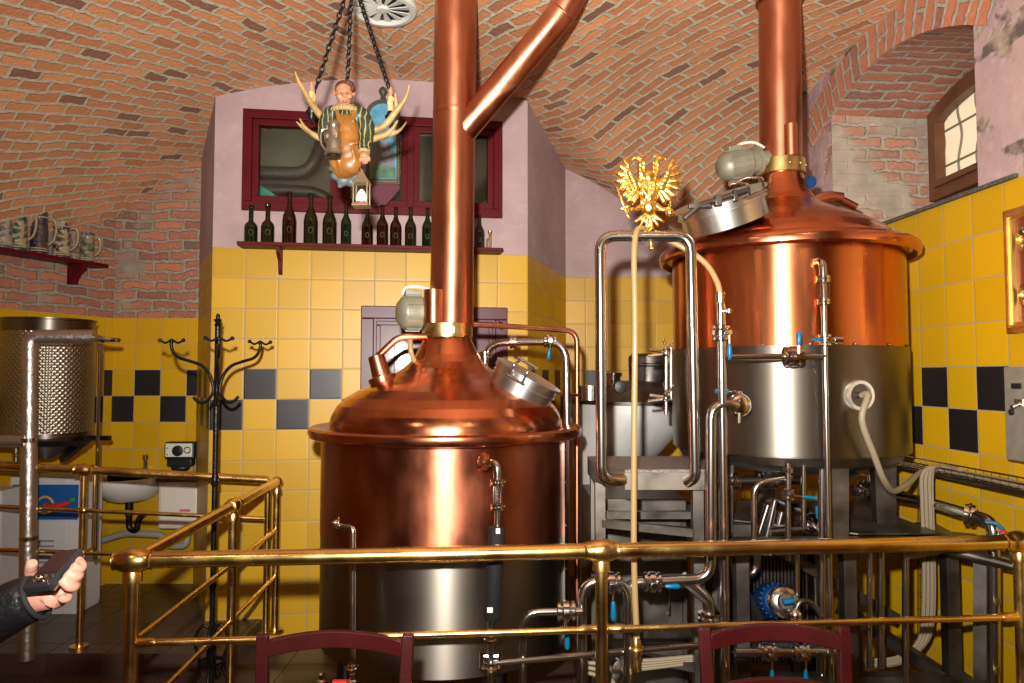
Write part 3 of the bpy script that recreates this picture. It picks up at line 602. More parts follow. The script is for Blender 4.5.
# clamp assembly left of the kettle
t = thing('wing_screw_clamp', 'vertical steel clamp rod with wing screws beside raised kettle flank', 'clamp', at(667, 400, 3.6))
mb = MB(); Yc = 3.55
mb.cyl(at(666, 415, Yc), at(666, 345, Yc), .009, seg=10); mb.cyl(at(671, 400, Yc), at(671, 348, Yc), .008, seg=10); mb.build('rod', STEELP, t)
for py in (352, 397):
    g = MB(); g.torus(at(667, py, Yc-.02), .018, .007, (0, 1, 0), 20, 8); g.cyl(at(650, py-2, Yc), at(663, py, Yc-.02), .008, seg=8); g.cyl(at(648, py+4, Yc), at(663, py+2, Yc-.02), .007, seg=8); g.cyl(at(667, py, Yc-.02), at(663, py-14, Yc), .006, seg=8); g.cyl(at(667, py, Yc-.02), at(673, py-12, Yc), .006, seg=8); g.build('wing_screw', CHROME, t)
# ================================================================== GREY VESSEL BEHIND THE PLATFORM
t = thing('hopper_vessel', 'grey steel hopper vessel with sloping side behind the tread platform', 'vessel', at(620, 640, 4.5))
rings = []
YV = 4.75
for (cx, py, rr) in ((604, 620, 26), (604, 470, 26+4), (616, 452, 44), (631, 419, 58), (631, 403, 59)):
    c = at(cx, py, YV); r_ = rr/F*YV; rings.append([(c.x+r_*math.cos(2*PI*k/48), c.y+r_*.85*math.sin(2*PI*k/48), c.z) for k in range(48)])
mb = MB(); mb.ring_loft(rings); mb.build('body', GREY, t)
mb = MB(); c = at(631, 403, YV); mb.lathe([(.39, 0), (.392, .02), (.34, .09), (.2, .14), (.02, .15)], c, seg=48); mb.build('cover', STEELD, t)
mb = MB(); c = at(590, 392, 4.45); mb.lathe([(.07, -.05), (.07, .02), (.075, .022), (.075, .04), (.0, .045)], c, seg=32); mb.build('lid', STEELP, t)
mb = MB(); c = at(612, 386, 4.6); mb.lathe([(.055, -.05), (.055, .06), (.065, .062), (.065, .085), (.03, .09)], c, seg=28); mb.build('neck', STEELP, t)
mb = MB(); mb.lathe([(.01, -.02), (.035, -.015), (.04, 0), (.035, .02), (.01, .025)], at(620, 387, 4.35), (0, -1, 0), 20); mb.build('knob', BLACK, t)
mb = MB(); mb.lathe([(.12, -.2), (.13, .15), (.13, .19), (.11, .21), (0.01, .215)], at(648, 385, 4.85), seg=36); mb.torus(at(648, 365, 4.82), .12, .012); mb.build('side_tank', STEELD, t)
# ================================================================== BRASS RAILING
def rail_bar(name, parent, p0, p1, r, seg=18): mb = MB(); mb.tube([p0, p1], r, seg); return mb.build(name, BRASS, parent)
def ball_of(mb, c, ax, r=.043, l=.068):
    mb.lathe([(.030, -l), (.034, -l*.95), (.031, -l*.82), (r*.9, -l*.55), (r*1.06, -l*.2), (r*1.06, l*.2), (r*.9, l*.55), (.031, l*.82), (.034, l*.95), (.030, l)], c, ax, 28)
fr = thing('brass_railing', 'front polished brass railing running across the picture before the kettles', 'railing', (.3, 2.76, 0))
R0 = Vector((-1.370, 2.62, 1.03)); R1 = Vector((.34, 2.765, 1.03)); R2 = Vector((2.035, 2.905, 1.03)); dz = Vector((0, 0, -.295))
rd = (R2-R0).normalized()
rail_bar('top_rail', fr, R0, R2+rd*.25, .0295, 24)
for k, p in enumerate((R0, R1, R2)):
    mb = MB(); mb.cyl((p.x, p.y, 0), (p.x, p.y, 1.0), .024, seg=20); mb.lathe([(.034, 0), (.034, .03), (.026, .05)], (p.x, p.y, .955), seg=20); mb.cyl((p.x, p.y, 0), (p.x, p.y, .012), .055, seg=24); mb.build('post', BRASS, fr)
    mb = MB(); ball_of(mb, p, rd); 
    mb.build('ball_joint', BRASS, fr)
for z in (-.295, -.58):
    rail_bar('lower_rail', fr, R0+Vector((0, 0, z)), R2+rd*.25+Vector((0, 0, z)), .0135)
    for p in (R0, R1, R2):
        for s_ in (-1, 1):
            if p is R0 and s_ < 0: continue
            mb = MB(); q = p+Vector((0, 0, z)); mb.tube([q+rd*s_*.02, q+rd*s_*.055, q+rd*s_*.06, q+rd*s_*.085], [.019, .017, .019, .016], 14)
            mb.build('rail_socket', BRASS, fr)
sr = thing('brass_side_railing', 'brass railing running back from the front corner post to tiled wall', 'railing', (-1.47, 3.6, 0))
S0 = R0.copy(); S1 = at(225, 505, 3.69); S1.z = 1.03; S2 = Vector((xat(277, 478, 4.5), 4.5, 1.035)); sd = (S2-S0).normalized()
S1 = S0+sd*((3.69-2.62)/sd.y)
rail_bar('top_rail', sr, S0+sd*.05, S2, .0265, 22)
for p, zb in ((S1, 0), (S2, PL)):
    mb = MB(); mb.cyl((p.x, p.y, zb), (p.x, p.y, p.z-.02), .022, seg=18); mb.cyl((p.x, p.y, zb), (p.x, p.y, zb+.012), .05, seg=20); mb.lathe([(.03, 0), (.03, .03), (.023, .045)], (p.x, p.y, p.z-.075), seg=18); mb.build('post', BRASS, sr)
    mb = MB(); ball_of(mb, p, sd, .036, .055) if p is S1 else mb.ell(p, (.035, .035, .035)); mb.build('ball_joint', BRASS, sr)
for z in (-.295, -.58):
    rail_bar('lower_rail', sr, S0+sd*.05+Vector((0, 0, z)), S2+Vector((0, 0, z)), .0125)
    mb = MB(); mb.ell(S1+Vector((0, 0, z)), (.024, .03, .024)); mb.build('rail_socket', BRASS, sr)
lr = thing('brass_platform_railing', 'brass railing on the raised platform at left before the white cabinet', 'railing', (-2.5, 4.23, PL))
P1 = at(84, 470, 4.23); P2 = Vector((xat(268, 480, 4.42), 4.42, zat(480, 4.42))); ld = (P2-P1).normalized(); P0 = P1-ld*.62
rail_bar('top_rail', lr, P0, P2, .0255, 20)
for p in (P1, P2-ld*.0):
    mb = MB(); mb.cyl((p.x, p.y, PL), (p.x, p.y, p.z), .019, seg=18); mb.cyl((p.x, p.y, PL), (p.x, p.y, PL+.012), .05, seg=20); mb.build('post', BRASS, lr)
mb = MB(); ball_of(mb, P1, ld, .035, .05); mb.build('ball_joint', BRASS, lr)
for z in (-.235, -.48):
    q0 = P0+Vector((0, 0, z)); q1 = P2+Vector((0, 0, z-.0)); rail_bar('lower_rail', lr, q0, q1, .0125)
    mb = MB(); mb.ell(P1+Vector((0, 0, z)), (.03, .024, .024)); mb.build('rail_socket', BRASS, lr)
mb = MB(); g = P1+ld*.06; mb.tube([g+Vector((0, 0, -.02)), g+Vector((0, 0, -.46)), P1+Vector((0, 0, -.47))], .010, 10, .03); mb.build('gate_latch_bar', BRASS, lr)

# ================================================================== STEP PLATFORM WITH HOOP RAIL
pf = thing('step_platform', 'steel tread platform on square legs with tall hoop handrail', 'platform', (.62, 3.3, 0))
ZP = 1.30
poly = [(.478, 3.05), (.815, 3.05), (.955, 3.55), (.372, 3.55), (.372, 3.30)]
mb = MB(); mb.prism([(x, y, ZP-.012) for x, y in poly], (0, 0, .012)); mb.build('tread', STEELTREAD, pf)
mb = MB(); mb.prism([(x, y, ZP-.085) for x, y in poly], (0, 0, .0725)); mb.build('deck_frame', mat('scuffed_steel', (.19, .165, .135), .5, .8, var=.25, vscale=8), pf)
for x, y in ((.405, 3.33), (.80, 3.12), (.405, 3.52), (.90, 3.52)):
    mb = MB(); mb.box((x, y, (ZP-.085)/2), (.045, .045, ZP-.085)); mb.build('leg', STEELD, pf)
for z in (1.02, .45):
    mb = MB(); mb.bar((.405, 3.33, z), (.80, 3.12, z), .035, .035); mb.build('cross_bar', STEELD, pf)
    mb = MB(); mb.bar((.405, 3.52, z), (.90, 3.52, z), .035, .035); mb.build('cross_bar', STEELD, pf)
    mb = MB(); mb.bar((.80, 3.12, z), (.90, 3.52, z), .035, .035); mb.build('cross_bar', STEELD, pf)
YH = 3.02; hz = zat(236, YH)
mb = MB(); a0 = at(600, 236, YH); a1 = at(690.5, 236, YH); a1.z = a0.z
mb.tube([Vector((.475, 3.06, ZP-.045)), Vector((a0.x, YH-.01, ZP-.035)), a0, a1, at(695, 477, YH), Vector((a1.x-.02, 3.052, ZP-.055))], .0235, 20, .07); mb.build('hoop_rail', STEELP, pf)

# ---- eagle on the hoop
EY = YH; ez = zat(234, EY); ex = xat(649, 234, EY)
eg = thing('gilded_double_headed_eagle', 'gilded double-headed eagle ornament mounted on the steel hoop handrail', 'ornament', (ex, EY, ez))
def ep(px, py, dy=0): return at(649+(px-652)*1.05, 192+(py-192)*1.02, EY+dy)
mb = MB(); mb.ell(ep(652, 192), (.042, .028, .068)); mb.ell(ep(652, 207), (.034, .03, .04)); mb.ell(ep(652, 178), (.032, .022, .034))
mb.ell(ep(652, 190, -.02), (.026, .014, .035)); 
for k in range(26):
    a = random.uniform(0, 2*PI); rr = random.uniform(0, 1); mb.ell(ep(652+9*rr*math.cos(a), 195+17*rr*math.sin(a), -.022+.010*rr), (.010, .008, .014), seg=8, rn=6)
body = mb.build('body', GOLD, eg, remesh=.003)
mb = MB(); mb.prism([ep(646, 181, -.034), ep(658, 181, -.034), ep(658, 190, -.036), ep(652, 199, -.034), ep(646, 190, -.036)], (0, .008, 0)); mb.build('breast_shield', GOLD, eg, bevel=.002)
for s_ in (-1, 1):
    hx = lambda d: 652+s_*d
    mb = MB(); mb.spline([ep(hx(5), 180), ep(hx(8), 171), ep(hx(8), 164), ep(hx(8), 160), ep(hx(12), 158)], [.018, .014, .012, .012, .008], 12)
    mb.ell(ep(hx(10), 159), (.017, .012, .013)); mb.tube([ep(hx(13), 158), ep(hx(16), 160), ep(hx(17), 163)], [.008, .005, .001], 8)
    for k in range(5): mb.tube([ep(hx(5+k*1.2), 158+k*0), ep(hx(4+k*1.6), 154.5)], [.004, .001], 6)
    for k in range(8): mb.ell(ep(hx(4.5+k%2*4), 163+k*2, -.010), (.007, .005, .009), seg=8, rn=6)
    mb.build('head', GOLD, eg, remesh=.0028)
    mb = MB(); sh = (hx(13), 181)
    # wing arm
    mb.spline([ep(hx(7), 186), ep(*sh), ep(hx(17), 175), ep(hx(20), 169)], [.016, .016, .013, .008], 12)
    tips = [(25, 158.5), (30, 165), (33, 173), (34, 181.5), (31, 190), (27, 198), (22, 203), (16, 205)]
    base = [(18, 170), (18, 173), (18, 177), (17, 181), (15, 184), (13, 187), (11, 189), (9, 191)]
    for (tx, ty), (bx_, by_) in zip(tips, base):
        p = ep(hx(bx_), by_); q = ep(hx(tx), ty, .006); mb.tube([p, p.lerp(q, .35), p.lerp(q, .75), q], [.008, .0115, .012, .003], 10)
    for k in range(5):
        mb.ell(ep(hx(12+k*1.5), 187-k*3.5, -.012), (.013, .007, .012), seg=10, rn=8)
    mb.build('wing', GOLD, eg, remesh=.0028)
    mb = MB(); mb.spline([ep(hx(6), 205), ep(hx(12), 209, -.01), ep(hx(17), 209, -.02)], [.015, .010, .009], 10)
    for k in range(3): mb.tube([ep(hx(17), 209, -.02), ep(hx(19+k), 206+k*3, -.025), ep(hx(21), 209+k*2, -.025)], [.006, .005, .002], 6)
    mb.build('leg', GOLD, eg)
mb = MB()
for k, a in enumerate((-50, -28, -9, 9, 28, 50)):
    t_ = math.radians(a); p = ep(652, 212); q = ep(652+17*math.sin(t_), 212+14*math.cos(t_)); mb.tube([p, p.lerp(q, .6), q+Vector((0, -.006, 0))], [.008, .011, .004], 10)
    mb.ell(q, (.009, .007, .008), seg=10, rn=8)
mb.build('tail', GOLD, eg, remesh=.003)
mb = MB(); mb.tube([ep(621, 187, -.02), ep(622, 189, -.02), ep(629, 208, -.02)], [.001, .0055, .0055], 8); mb.bar(ep(625, 209, -.02), ep(634, 206, -.02), .008, .008); mb.tube([ep(629, 208, -.02), ep(632, 216, -.02)], .005, 8); mb.ell(ep(632.5, 217, -.02), (.007, .007, .007), seg=8, rn=6); mb.build('sword', GOLD, eg)
mb = MB(); mb.ell(ep(672, 212, -.02), (.019, .019, .019)); mb.torus(ep(672, 212, -.02), .0195, .003); mb.bar(ep(672, 207, -.02), ep(672, 202, -.02), .004, .004); mb.bar(ep(670, 204.5, -.02), ep(674, 204.5, -.02), .004, .004); mb.build('orb', GOLD, eg)
mb = MB(); mb.cyl(ep(652, 222), (ep(652, 0).x, EY, hz-.05), .006, seg=10); mb.ell((ep(652, 0).x, EY, hz-.052), (.011, .011, .011), seg=12, rn=8); mb.lathe([(.004, 0), (.013, .004), (.013, .014), (.004, .018)], (ep(652, 0).x, EY, hz+.024), seg=16); mb.build('mounting_bolt', GOLD, eg)

# ---- beige hose from floor over the hoop to the riser coupling
t = thing('beige_hose', 'beige rubber hose hanging vertically behind the steel hoop handrail', 'hose', at(634, 650, 2.96))
mb = MB(); mb.spline([at(637, 640, 2.96), at(634, 560, 2.965), at(634, 450, 2.97), at(635, 330, 2.975), at(634, 262, 2.98), at(635, 240, 2.985), at(638, 229, 3.01), at(646, 229, 3.05), at(658, 235, 3.06), at(682, 247, 3.06), at(705, 263, 3.03), at(717, 282, 3.0), at(720, 297, 2.99)], .0125, 14, 8); mb.build('hose_tube', HOSE, t)
mb = MB(); mb.lathe([(.012, -.06), (.02, -.05), (.024, -.02), (.024, .01), (.015, .03)], at(636, 645, 2.96), seg=20); mb.torus(at(636, 648, 2.96), .03, .005); mb.tube([at(636, 655, 2.96), at(638, 672, 2.95)], [.018, .009], 14); mb.build('brass_nozzle', BRASS, t)
t = thing('porthole_hose', 'beige hose drooping from kettle porthole to the cable tray on right wall', 'hose', at(895, 492, 3.2))
mb = MB(); mb.spline([PORT, PORT+dv*.04, at(862, 420, 3.02), at(874, 455, 3.05), at(884, 480, 3.1), at(893, 491, 3.2), at(906, 485, 3.3), at(922, 472, 3.45), at(945, 468, 3.4), at(960, 470, 3.3)], .0135, 14, 8); mb.build('hose_tube', CABLE, t)

# ================================================================== CABLE TRAY ON THE RIGHT WALL
ct = thing('wire_cable_tray', 'wire mesh cable tray carrying grey cables along yellow right wall', 'cable tray', (rwx(3.4)-.06, 3.2, 1.23))
mb = MB()
def tw(y, off, z): return Vector((rwx(y)-off, y, z))
for off, z in ((.01, 1.27), (.01, 1.235), (.06, 1.235), (.12, 1.235), (.12, 1.265)): mb.tube([tw(3.95, off, z), tw(2.4, off, z)], .0035, 6)
for k in range(32):
    y = 3.95-k*.05; mb.tube([tw(y, .01, 1.275), tw(y, .01, 1.232), tw(y, .12, 1.232), tw(y, .12, 1.268)], .002, 5)
mb.build('mesh', STEELP, ct)
mb = MB(); mb.prism([tw(3.95, .0, 1.222), tw(3.95, .13, 1.222), tw(2.4, .13, 1.222), tw(2.4, 0, 1.222)], (0, 0, .006)); mb.build('cover_strip', STEELD, ct)
for k in range(4):
    mb = MB(); pts = [tw(3.45-i*.2+.0, .03+k*.022+random.uniform(-.006, .006), 1.244+random.uniform(0, .008)) for i in range(6)]; mb.spline(pts, .008, 8); mb.build('cable', CABLE, ct)
t = thing('cable_bundle', 'bundle of grey cables hanging from the tray down the right wall', 'cables', at(930, 640, 3.4))
for k in range(6):
    o = k*2.0; mb = MB(); Yb = 3.38+.01*(k % 2)
    mb.spline([at(938+o*.6, 468-k*.3, 3.42), at(930+o*.5, 467, Yb), at(922+o, 476, Yb), at(922+o, 500, Yb), at(924+o, 560, Yb), at(923+o, 620, Yb), at(916+o*.8, 645, Yb), at(895+o*.5, 658+k, Yb), at(866, 660+k*1.3, Yb)], .0085, 8); mb.build('cable', CABLE, t)
t = thing('small_wire_tray', 'short bent wire cable tray below the cable bundle near the corner', 'cable tray', at(925, 665, 3.45))
mb = MB()
for o in (0, 7):
    mb.tube([at(918+o*.6, 480, 3.45), at(918+o*.6, 640, 3.45), at(910, 655+o, 3.45), at(866, 658+o, 3.45)], .003, 6, .1)
for k in range(9): mb.tube([at(917, 490+k*17, 3.45), at(923, 490+k*17, 3.45)], .0022, 5)
mb.build('mesh', STEELP, t)

# ================================================================== STEEL SUPPORT FRAME UNDER THE RAISED KETTLE
sf = thing('kettle_support_frame', 'welded grey steel frame of beams carrying the raised copper kettle', 'frame', (1.4, 3.5, 0))
def beam(p, q, w=.06, h=.06, nm='beam'): mb = MB(); mb.bar(p, q, w, h); return mb.build(nm, STEELD, sf)
zt_ = .95
for (p, q) in (((.95, 3.2, zt_), (1.93, 3.2, zt_)), ((.95, 3.2, zt_), (.95, 4.1, zt_)), ((1.93, 3.2, zt_), (1.93, 4.1, zt_)), ((.95, 4.1, zt_), (1.93, 4.1, zt_)), ((.95, 3.5, zt_), (1.93, 3.5, zt_))): beam(p, q)
for (x, y) in ((1.0, 3.17), (1.93, 3.2), (.95, 4.1), (1.93, 4.1), (1.48, 3.2)): beam((x, y, 0), (x, y, zt_-.03), .055, .055, 'leg')
beam((1.50, 3.2, .36), (2.0, 3.2, .36)); beam((1.93, 3.2, .36), (1.62, 3.6, .55), .05, .05, 'brace'); beam((.98, 3.2, .36), (1.48, 3.2, .36))
beam((.95, 3.22, .9), (1.15, 3.4, .55), .04, .04, 'brace'); beam((1.2, 3.6, .9), (1.9, 3.6, .5), .05, .05, 'brace')
mb = MB(); mb.prism([(1.55, 3.24, .985), (1.93, 3.24, .985), (1.93, 4.07, .985), (1.0, 4.07, .985), (1.0, 3.6, .985)], (0, 0, .006)); mb.build('drip_plate', STEELD, sf)

# bracket shelf and dark beam on the right
t = thing('slanting_table', 'dull steel corner shelf with round pipe edge behind right brass rail', 'shelf', at(960, 540, 3.2))
mb = MB(); mb.prism([at(905, 560, 3.1), at(988, 546, 3.1), at(962, 530, 3.6), at(915, 526, 3.6)], (0, 0, .02)); mb.build('plate', STEELD, t)
mb = MB(); mb.tube([at(945, 549, 3.05), at(1012, 566, 2.95)], .022, 14); mb.tube([at(955, 546, 3.08), at(1012, 560, 3.0)], .012, 12); mb.build('edge_pipe', STEELD, t)
run('wall_pipe', 'dark steel pipe descending along right wall behind the hose, ending at floor', [at(875, 492, 3.75), at(930, 503, 3.45), at(975, 516, 3.12), at(993, 522, 3.02), at(994, 560, 3.02), at(994, 735, 3.02)], .026, bend=.08, clamps=[(at(970, 515, 3.15), (.75, -.6, -.1))])
run('dark_column', 'dark square steel post beside the wall pipe at right', [at(981, 557, 3.08), at(981, 740, 3.08)], .034, STEELD, bend=0, seg=4)
t = run('red_blue_hose', 'thin blue hose with red ring above right end of the brass rail', [at(985, 522, 3.0), at(997, 523, 2.98), at(1003, 530, 2.96)], .008, BLUE, bend=.03); mb = MB(); mb.tube([at(1003, 530, 2.96), at(1003, 534, 2.96)], .012, 12); mb.build('red_ring', mat('red_plastic', (.5, .02, .02), .35), t); mb = MB(); mb.tube([at(1003, 534, 2.96), at(1000, 540, 2.96)], .015, 12); mb.build('fitting', CHROME, t)

# steel plates and cabinet added as a dark backdrop behind the pipes
t = thing('backdrop_plates', 'dark steel plates added under raised kettle to darken the background', 'backdrop', (1.30, 4.0, 0))
for k in range(26): 
    mb = MB(); mb.box((1.06+k*.018, 3.85, .55), (.010, .26, .66)); mb.build('plate', STEELD, t)
for x in (1.03, 1.55): mb = MB(); mb.box((x, 3.85, .455), (.03, .34, .91)); mb.build('end_plate', STEELD, t, bevel=.004)
for y, z in ((3.70, .84), (3.70, .30), (4.0, .84), (4.0, .30)): mb = MB(); mb.cyl((.99, y, z), (1.60, y, z), .013, seg=10); mb.build('tie_rod', STEELP, t)
t = thing('backdrop_cabinet', 'dull grey steel cabinet added as dark backdrop behind the step platform legs', 'cabinet', (.68, 4.1, 0))
mb = MB(); mb.box((.655, 3.98, .53), (.50, .50, 1.06)); mb.build('housing', STEELD, t, bevel=.008)
mb = MB(); mb.box((.655, 3.722, .53), (.44, .016, .90)); dr = mb.build('door', STEELD, t, bevel=.005)
mb = MB(); mb.tube([(.80, 3.71, .62), (.80, 3.69, .62), (.80, 3.69, .48), (.80, 3.71, .48)], .007, 8, .012); mb.build('handle', STEELP, dr)
# ---- pipes and valves under the kettle
G = 'thin steel pipes below the raised kettle'
def vrun(px, y0, y1, Y, r, label, top=None, valves=(), name='drop_pipe', clampys=()):
    pts = ([at(*top, Y)] if top else [])+[at(px, y0, Y), at(px+.0, y1, Y)]
    t = run(name, label, pts, r, bend=.05, group=G)
    for py, hd, hl in valves: valve(t, at(px, py, Y), (0, 0, 1), hd, r*1.15, hl)
    for py in clampys: clamp(t, at(px, py, Y), (0, 0, 1), r)
    return t
vrun(754, 484, 540, 3.15, .0135, 'thin pipe elbowing from a valve down to the frame, left under kettle', top=(792, 478))
t = run('valve_manifold', 'horizontal steel manifold with valve below the left part of raised kettle', [at(716, 481, 3.4), at(800, 480, 3.4)], .022, bend=0, clamps=[(at(735, 481, 3.4), (1, 0, 0))]); valve(t, at(768, 480, 3.4), (1, 0, 0), (1, 0, .2), .022, .09, stem=(0, -.3, 1))
vrun(788, 463, 560, 3.12, .0125, 'steel drop pipe with blue grip valve, middle below raised kettle', valves=[(494, (1, 0, -.1), .11)], clampys=(470,))
vrun(803.5, 465, 528, 3.14, .0105, 'steel drop pipe ending above the brass rail, right of valve pipe')
vrun(822, 462, 735, 3.2, .0175, 'thicker drop pipe close behind the tall thin riser')
vrun(869.5, 552, 668, 3.15, .012, 'left of three straight pipes below brass rail at right')
vrun(881, 552, 668, 3.15, .014, 'middle of three straight pipes below brass rail at right', top=None)
vrun(905.5, 552, 735, 3.15, .0145, 'right of three straight pipes below brass rail at right')
vrun(797, 553, 600, 3.1, .011, 'short pipe down to the blue pump head')
t = run('rear_valve_pipe', 'steel pipe with blue grip valve behind right kettle leg', [at(852, 490, 3.7), at(885, 492, 3.7), at(905, 497, 3.7)], .03, bend=.05); valve(t, at(868, 492, 3.7), (1, 0, 0), (-1, 0, .1), .03, .12, stem=(0, 0, 1))
t = run('low_valve_pipe', 'small pipe with upright valve just above brass rail under the kettle', [at(770, 532, 3.3), at(815, 527, 3.3)], .02, bend=.05); valve(t, at(812, 525, 3.3), (1, 0, 0), (0, 0, 1), .025, .10)
run('slanting_hose', 'black hose crossing behind the thin pipes under the raised kettle', [at(775, 500, 3.6), at(800, 510, 3.55), at(840, 525, 3.5), at(845, 540, 3.5)], .018, BLACK, bend=.1)
for k, (a, b_) in enumerate((((766, 540), (775, 500)), ((757, 540), (768, 505)), ((775, 540), (782, 512)))):
    run('flexible_hose', 'short braided flexible hose leaning behind the frame, one of three', [at(*a, 3.45), at(*b_, 3.45)], .017, STEELP, bend=0, group='braided hoses under the kettle')
t = run('arch_valve_pipe', 'steel pipe arch with hanging blue valve grip behind middle brass post', [at(582, 735, 2.98), at(582, 581, 2.98), at(628, 581, 2.98), at(629, 735, 2.98)], .0225, bend=.08)
valve(t, at(611, 583, 2.98), (1, 0, 0), (0, 0, -1), .022, .13)
t = run('kettle_drain_pipe', 'steel pipe arching from the kettle side to a valve left of middle post', [at(523, 735, 2.94), at(523, 612, 2.94), at(582, 611, 2.95)], .016, bend=.07)
valve(t, at(566, 611, 2.95), (1, 0, 0), (0, 0, -1), .021, .13)
t = run('thick_elbow_pipe', 'copper-toned thick elbow pipe between the platform legs and flange', [at(682, 577, 3.05), at(697, 590, 3.05), at(709, 600, 3.05), at(709, 735, 3.05)], .026, STEELP, bend=.09, clamps=[(at(709, 617, 3.05), (0, 0, 1))])
run('rear_tube', 'steel tube with upward bend behind the brass rail, left of blue pump', [at(735, 574, 3.4), at(753, 574, 3.4), at(757, 566, 3.4), at(757, 548, 3.4)], .018, bend=.05)
# blue pump
pc_ = at(770, 600, 3.5); pe = at(785, 602, 3.2); pd = (pe-pc_).normalized()
t = thing('blue_pump', 'blue electric pump with round steel head below brass rail on right', 'pump', pe+Vector((0, 0, -.09)))
mb = MB(); mb.lathe([(.04, -.09), (.068, -.085), (.072, 0), (.072, .17), (.06, .185), (.06, .20)], pc_, pd, 32)
for k in range(20):
    a = 2*PI*k/20; o = pd.orthogonal().normalized(); q = pd.cross(o); n = o*math.cos(a)+q*math.sin(a); mb.bar(pc_+n*.074-pd*.06, pc_+n*.074+pd*.16, .004, .012, n)
mb.build('motor', BLUEM, t)
mb = MB(); mb.lathe([(.03, -.02), (.068, -.015), (.07, .02), (.06, .03), (.035, .035), (.03, .05), (.03, .07)], pe-pd*.03, pd, 36); mb.build('pump_head', STEELP, t)
mb = MB(); mb.tube([at(783, 602, 3.1), at(797, 600, 3.1)], .012, 10); mb.build('valve_grip', BLUE, t)
mb = MB(); mb.box((pc_.x, pc_.y, pc_.z-.10), (.16, .24, .06)); mb.build('foot', STEELD, t)
t = thing('pump_stand', 'dull steel shelf carrying the blue pump on two legs', 'stand', (pc_.x, pc_.y, 0))
mb = MB(); mb.box((pc_.x, pc_.y, pc_.z-.143), (.3, .4, .025)); mb.build('shelf', STEELD, t)
for sx_ in (-.12, .12): mb = MB(); mb.box((pc_.x+sx_, pc_.y, (pc_.z-.156)/2), (.04, .04, pc_.z-.156)); mb.build('leg', STEELD, t)
t = run('braided_pump_hose', 'curved dark hose leaving the pump valve towards the tall riser', [at(795, 612, 3.08), at(800, 600, 3.08), at(812, 602, 3.1), at(822, 616, 3.1)], .012, STEELD, bend=.06); mb = MB(); mb.ell(at(795, 615, 3.08), (.03, .03, .03)); mb.cyl(at(795, 595, 3.08), at(795, 612, 3.08), .008, seg=8); mb.build('valve', CHROME, t)
# low manifold behind the right chair
t = run('floor_manifold', 'low steel manifold with two hanging blue valve grips behind right chair', [at(735, 652, 3.1), at(850, 652, 3.1)], .02, bend=0)
for px in (767, 800): valve(t, at(px, 652, 3.1), (1, 0, 0), (0, 0, -1), .02, .12)
t = thing('low_cable_bundle', 'beige cables running low behind middle brass post', 'cables', at(620, 680, 3.1))
for k in range(4):
    mb = MB(); mb.spline([at(610, 690, 3.12), at(622, 672-k*3, 3.12), at(650, 668-k*2.5, 3.13), at(700, 662-k*2, 3.15)], .009, 8); mb.build('cable', CABLE, t)
for k in range(3):
    mb = MB(); mb.spline([at(600, 690+k*3, 3.12), at(607, 668+k*6, 3.12), at(585, 662+k*5, 3.12)], .009, 8); mb.build('cable', CABLE, t)
t = thing('round_junction', 'small round steel flange plate low behind middle brass post', 'flange', at(621, 680, 3.05))
mb = MB(); mb.lathe([(.0, -.02), (.05, -.018), (.052, .01), (.03, .02), (.012, .025), (.012, .05), (.0, .05)], at(622, 670, 3.06), (.3, -1, 0), 32); mb.build('plate', STEELP, t)
# ================================================================== INTERIOR WINDOW OF THE MIDDLE WALL
A3 = Vector((*A, 0)); wv = (Vector((*B, 0))-A3).normalized(); wn = Vector((wv.y, -wv.x, 0))   # wn points to the camera
def wm(u, z, off=0): return A3+wv*u+wn*off+Vector((0, 0, z))
def pw(px, py, off=0):
    u, z = on_wall(px, py, (A[0]+wn.x*off, A[1]+wn.y*off), (B[0]+wn.x*off, B[1]+wn.y*off)); return A3+wv*u+wn*off+Vector((0, 0, z))
def wbox(mb, u0, u1, z0, z1, o0, o1):
    P = [wm(u, z, o) for u in (u0, u1) for z in (z0, z1) for o in (o0, o1)]
    return mb.add(P, [(0, 1, 3, 2), (4, 6, 7, 5), (0, 4, 5, 1), (2, 3, 7, 6), (0, 2, 6, 4), (1, 5, 7, 3)])
u0, u1, z0, z1 = win
def frame_mb(mb, u0, u1, z0, z1, w, o0, o1):
    wbox(mb, u0, u1, z0, z0+w, o0, o1); wbox(mb, u0, u1, z1-w, z1, o0, o1); wbox(mb, u0, u0+w, z0+w, z1-w, o0, o1); wbox(mb, u1-w, u1, z0+w, z1-w, o0, o1)
fw = frame_mb(MB(), u0, u1, z0, z1, .055, -.08, .03) or None
mb = MB(); frame_mb(mb, u0, u1, z0, z1, .06, -.08, .03); wf2 = struct(mb.build('window_2', MAROON, bevel=.004))
ub = [u0+.06, u0+(u1-u0)*.365, u0+(u1-u0)*.635, u1-.06]
for k in range(3):
    a_, b_ = ub[k]+(0 if k == 0 else .02), ub[k+1]-(0 if k == 2 else .02)
    mb = MB(); frame_mb(mb, a_, b_, z0+.06, z1-.06, .042, -.05, .012); sash = mb.build('sash', MAROON, wf2, bevel=.003)
    mb = MB(); wbox(mb, a_+.03, b_-.03, z0+.09, z1-.09, -.03, -.024); mb.build('pane', mat('window_glass', (.9, .95, .92), .02, trans=1, ior=1.45), sash)
for k in (1, 2):
    mb = MB(); wbox(mb, ub[k]-.022, ub[k]+.022, z0+.06, z1-.06, -.07, .022); mb.build('mullion', MAROON, wf2, bevel=.003)
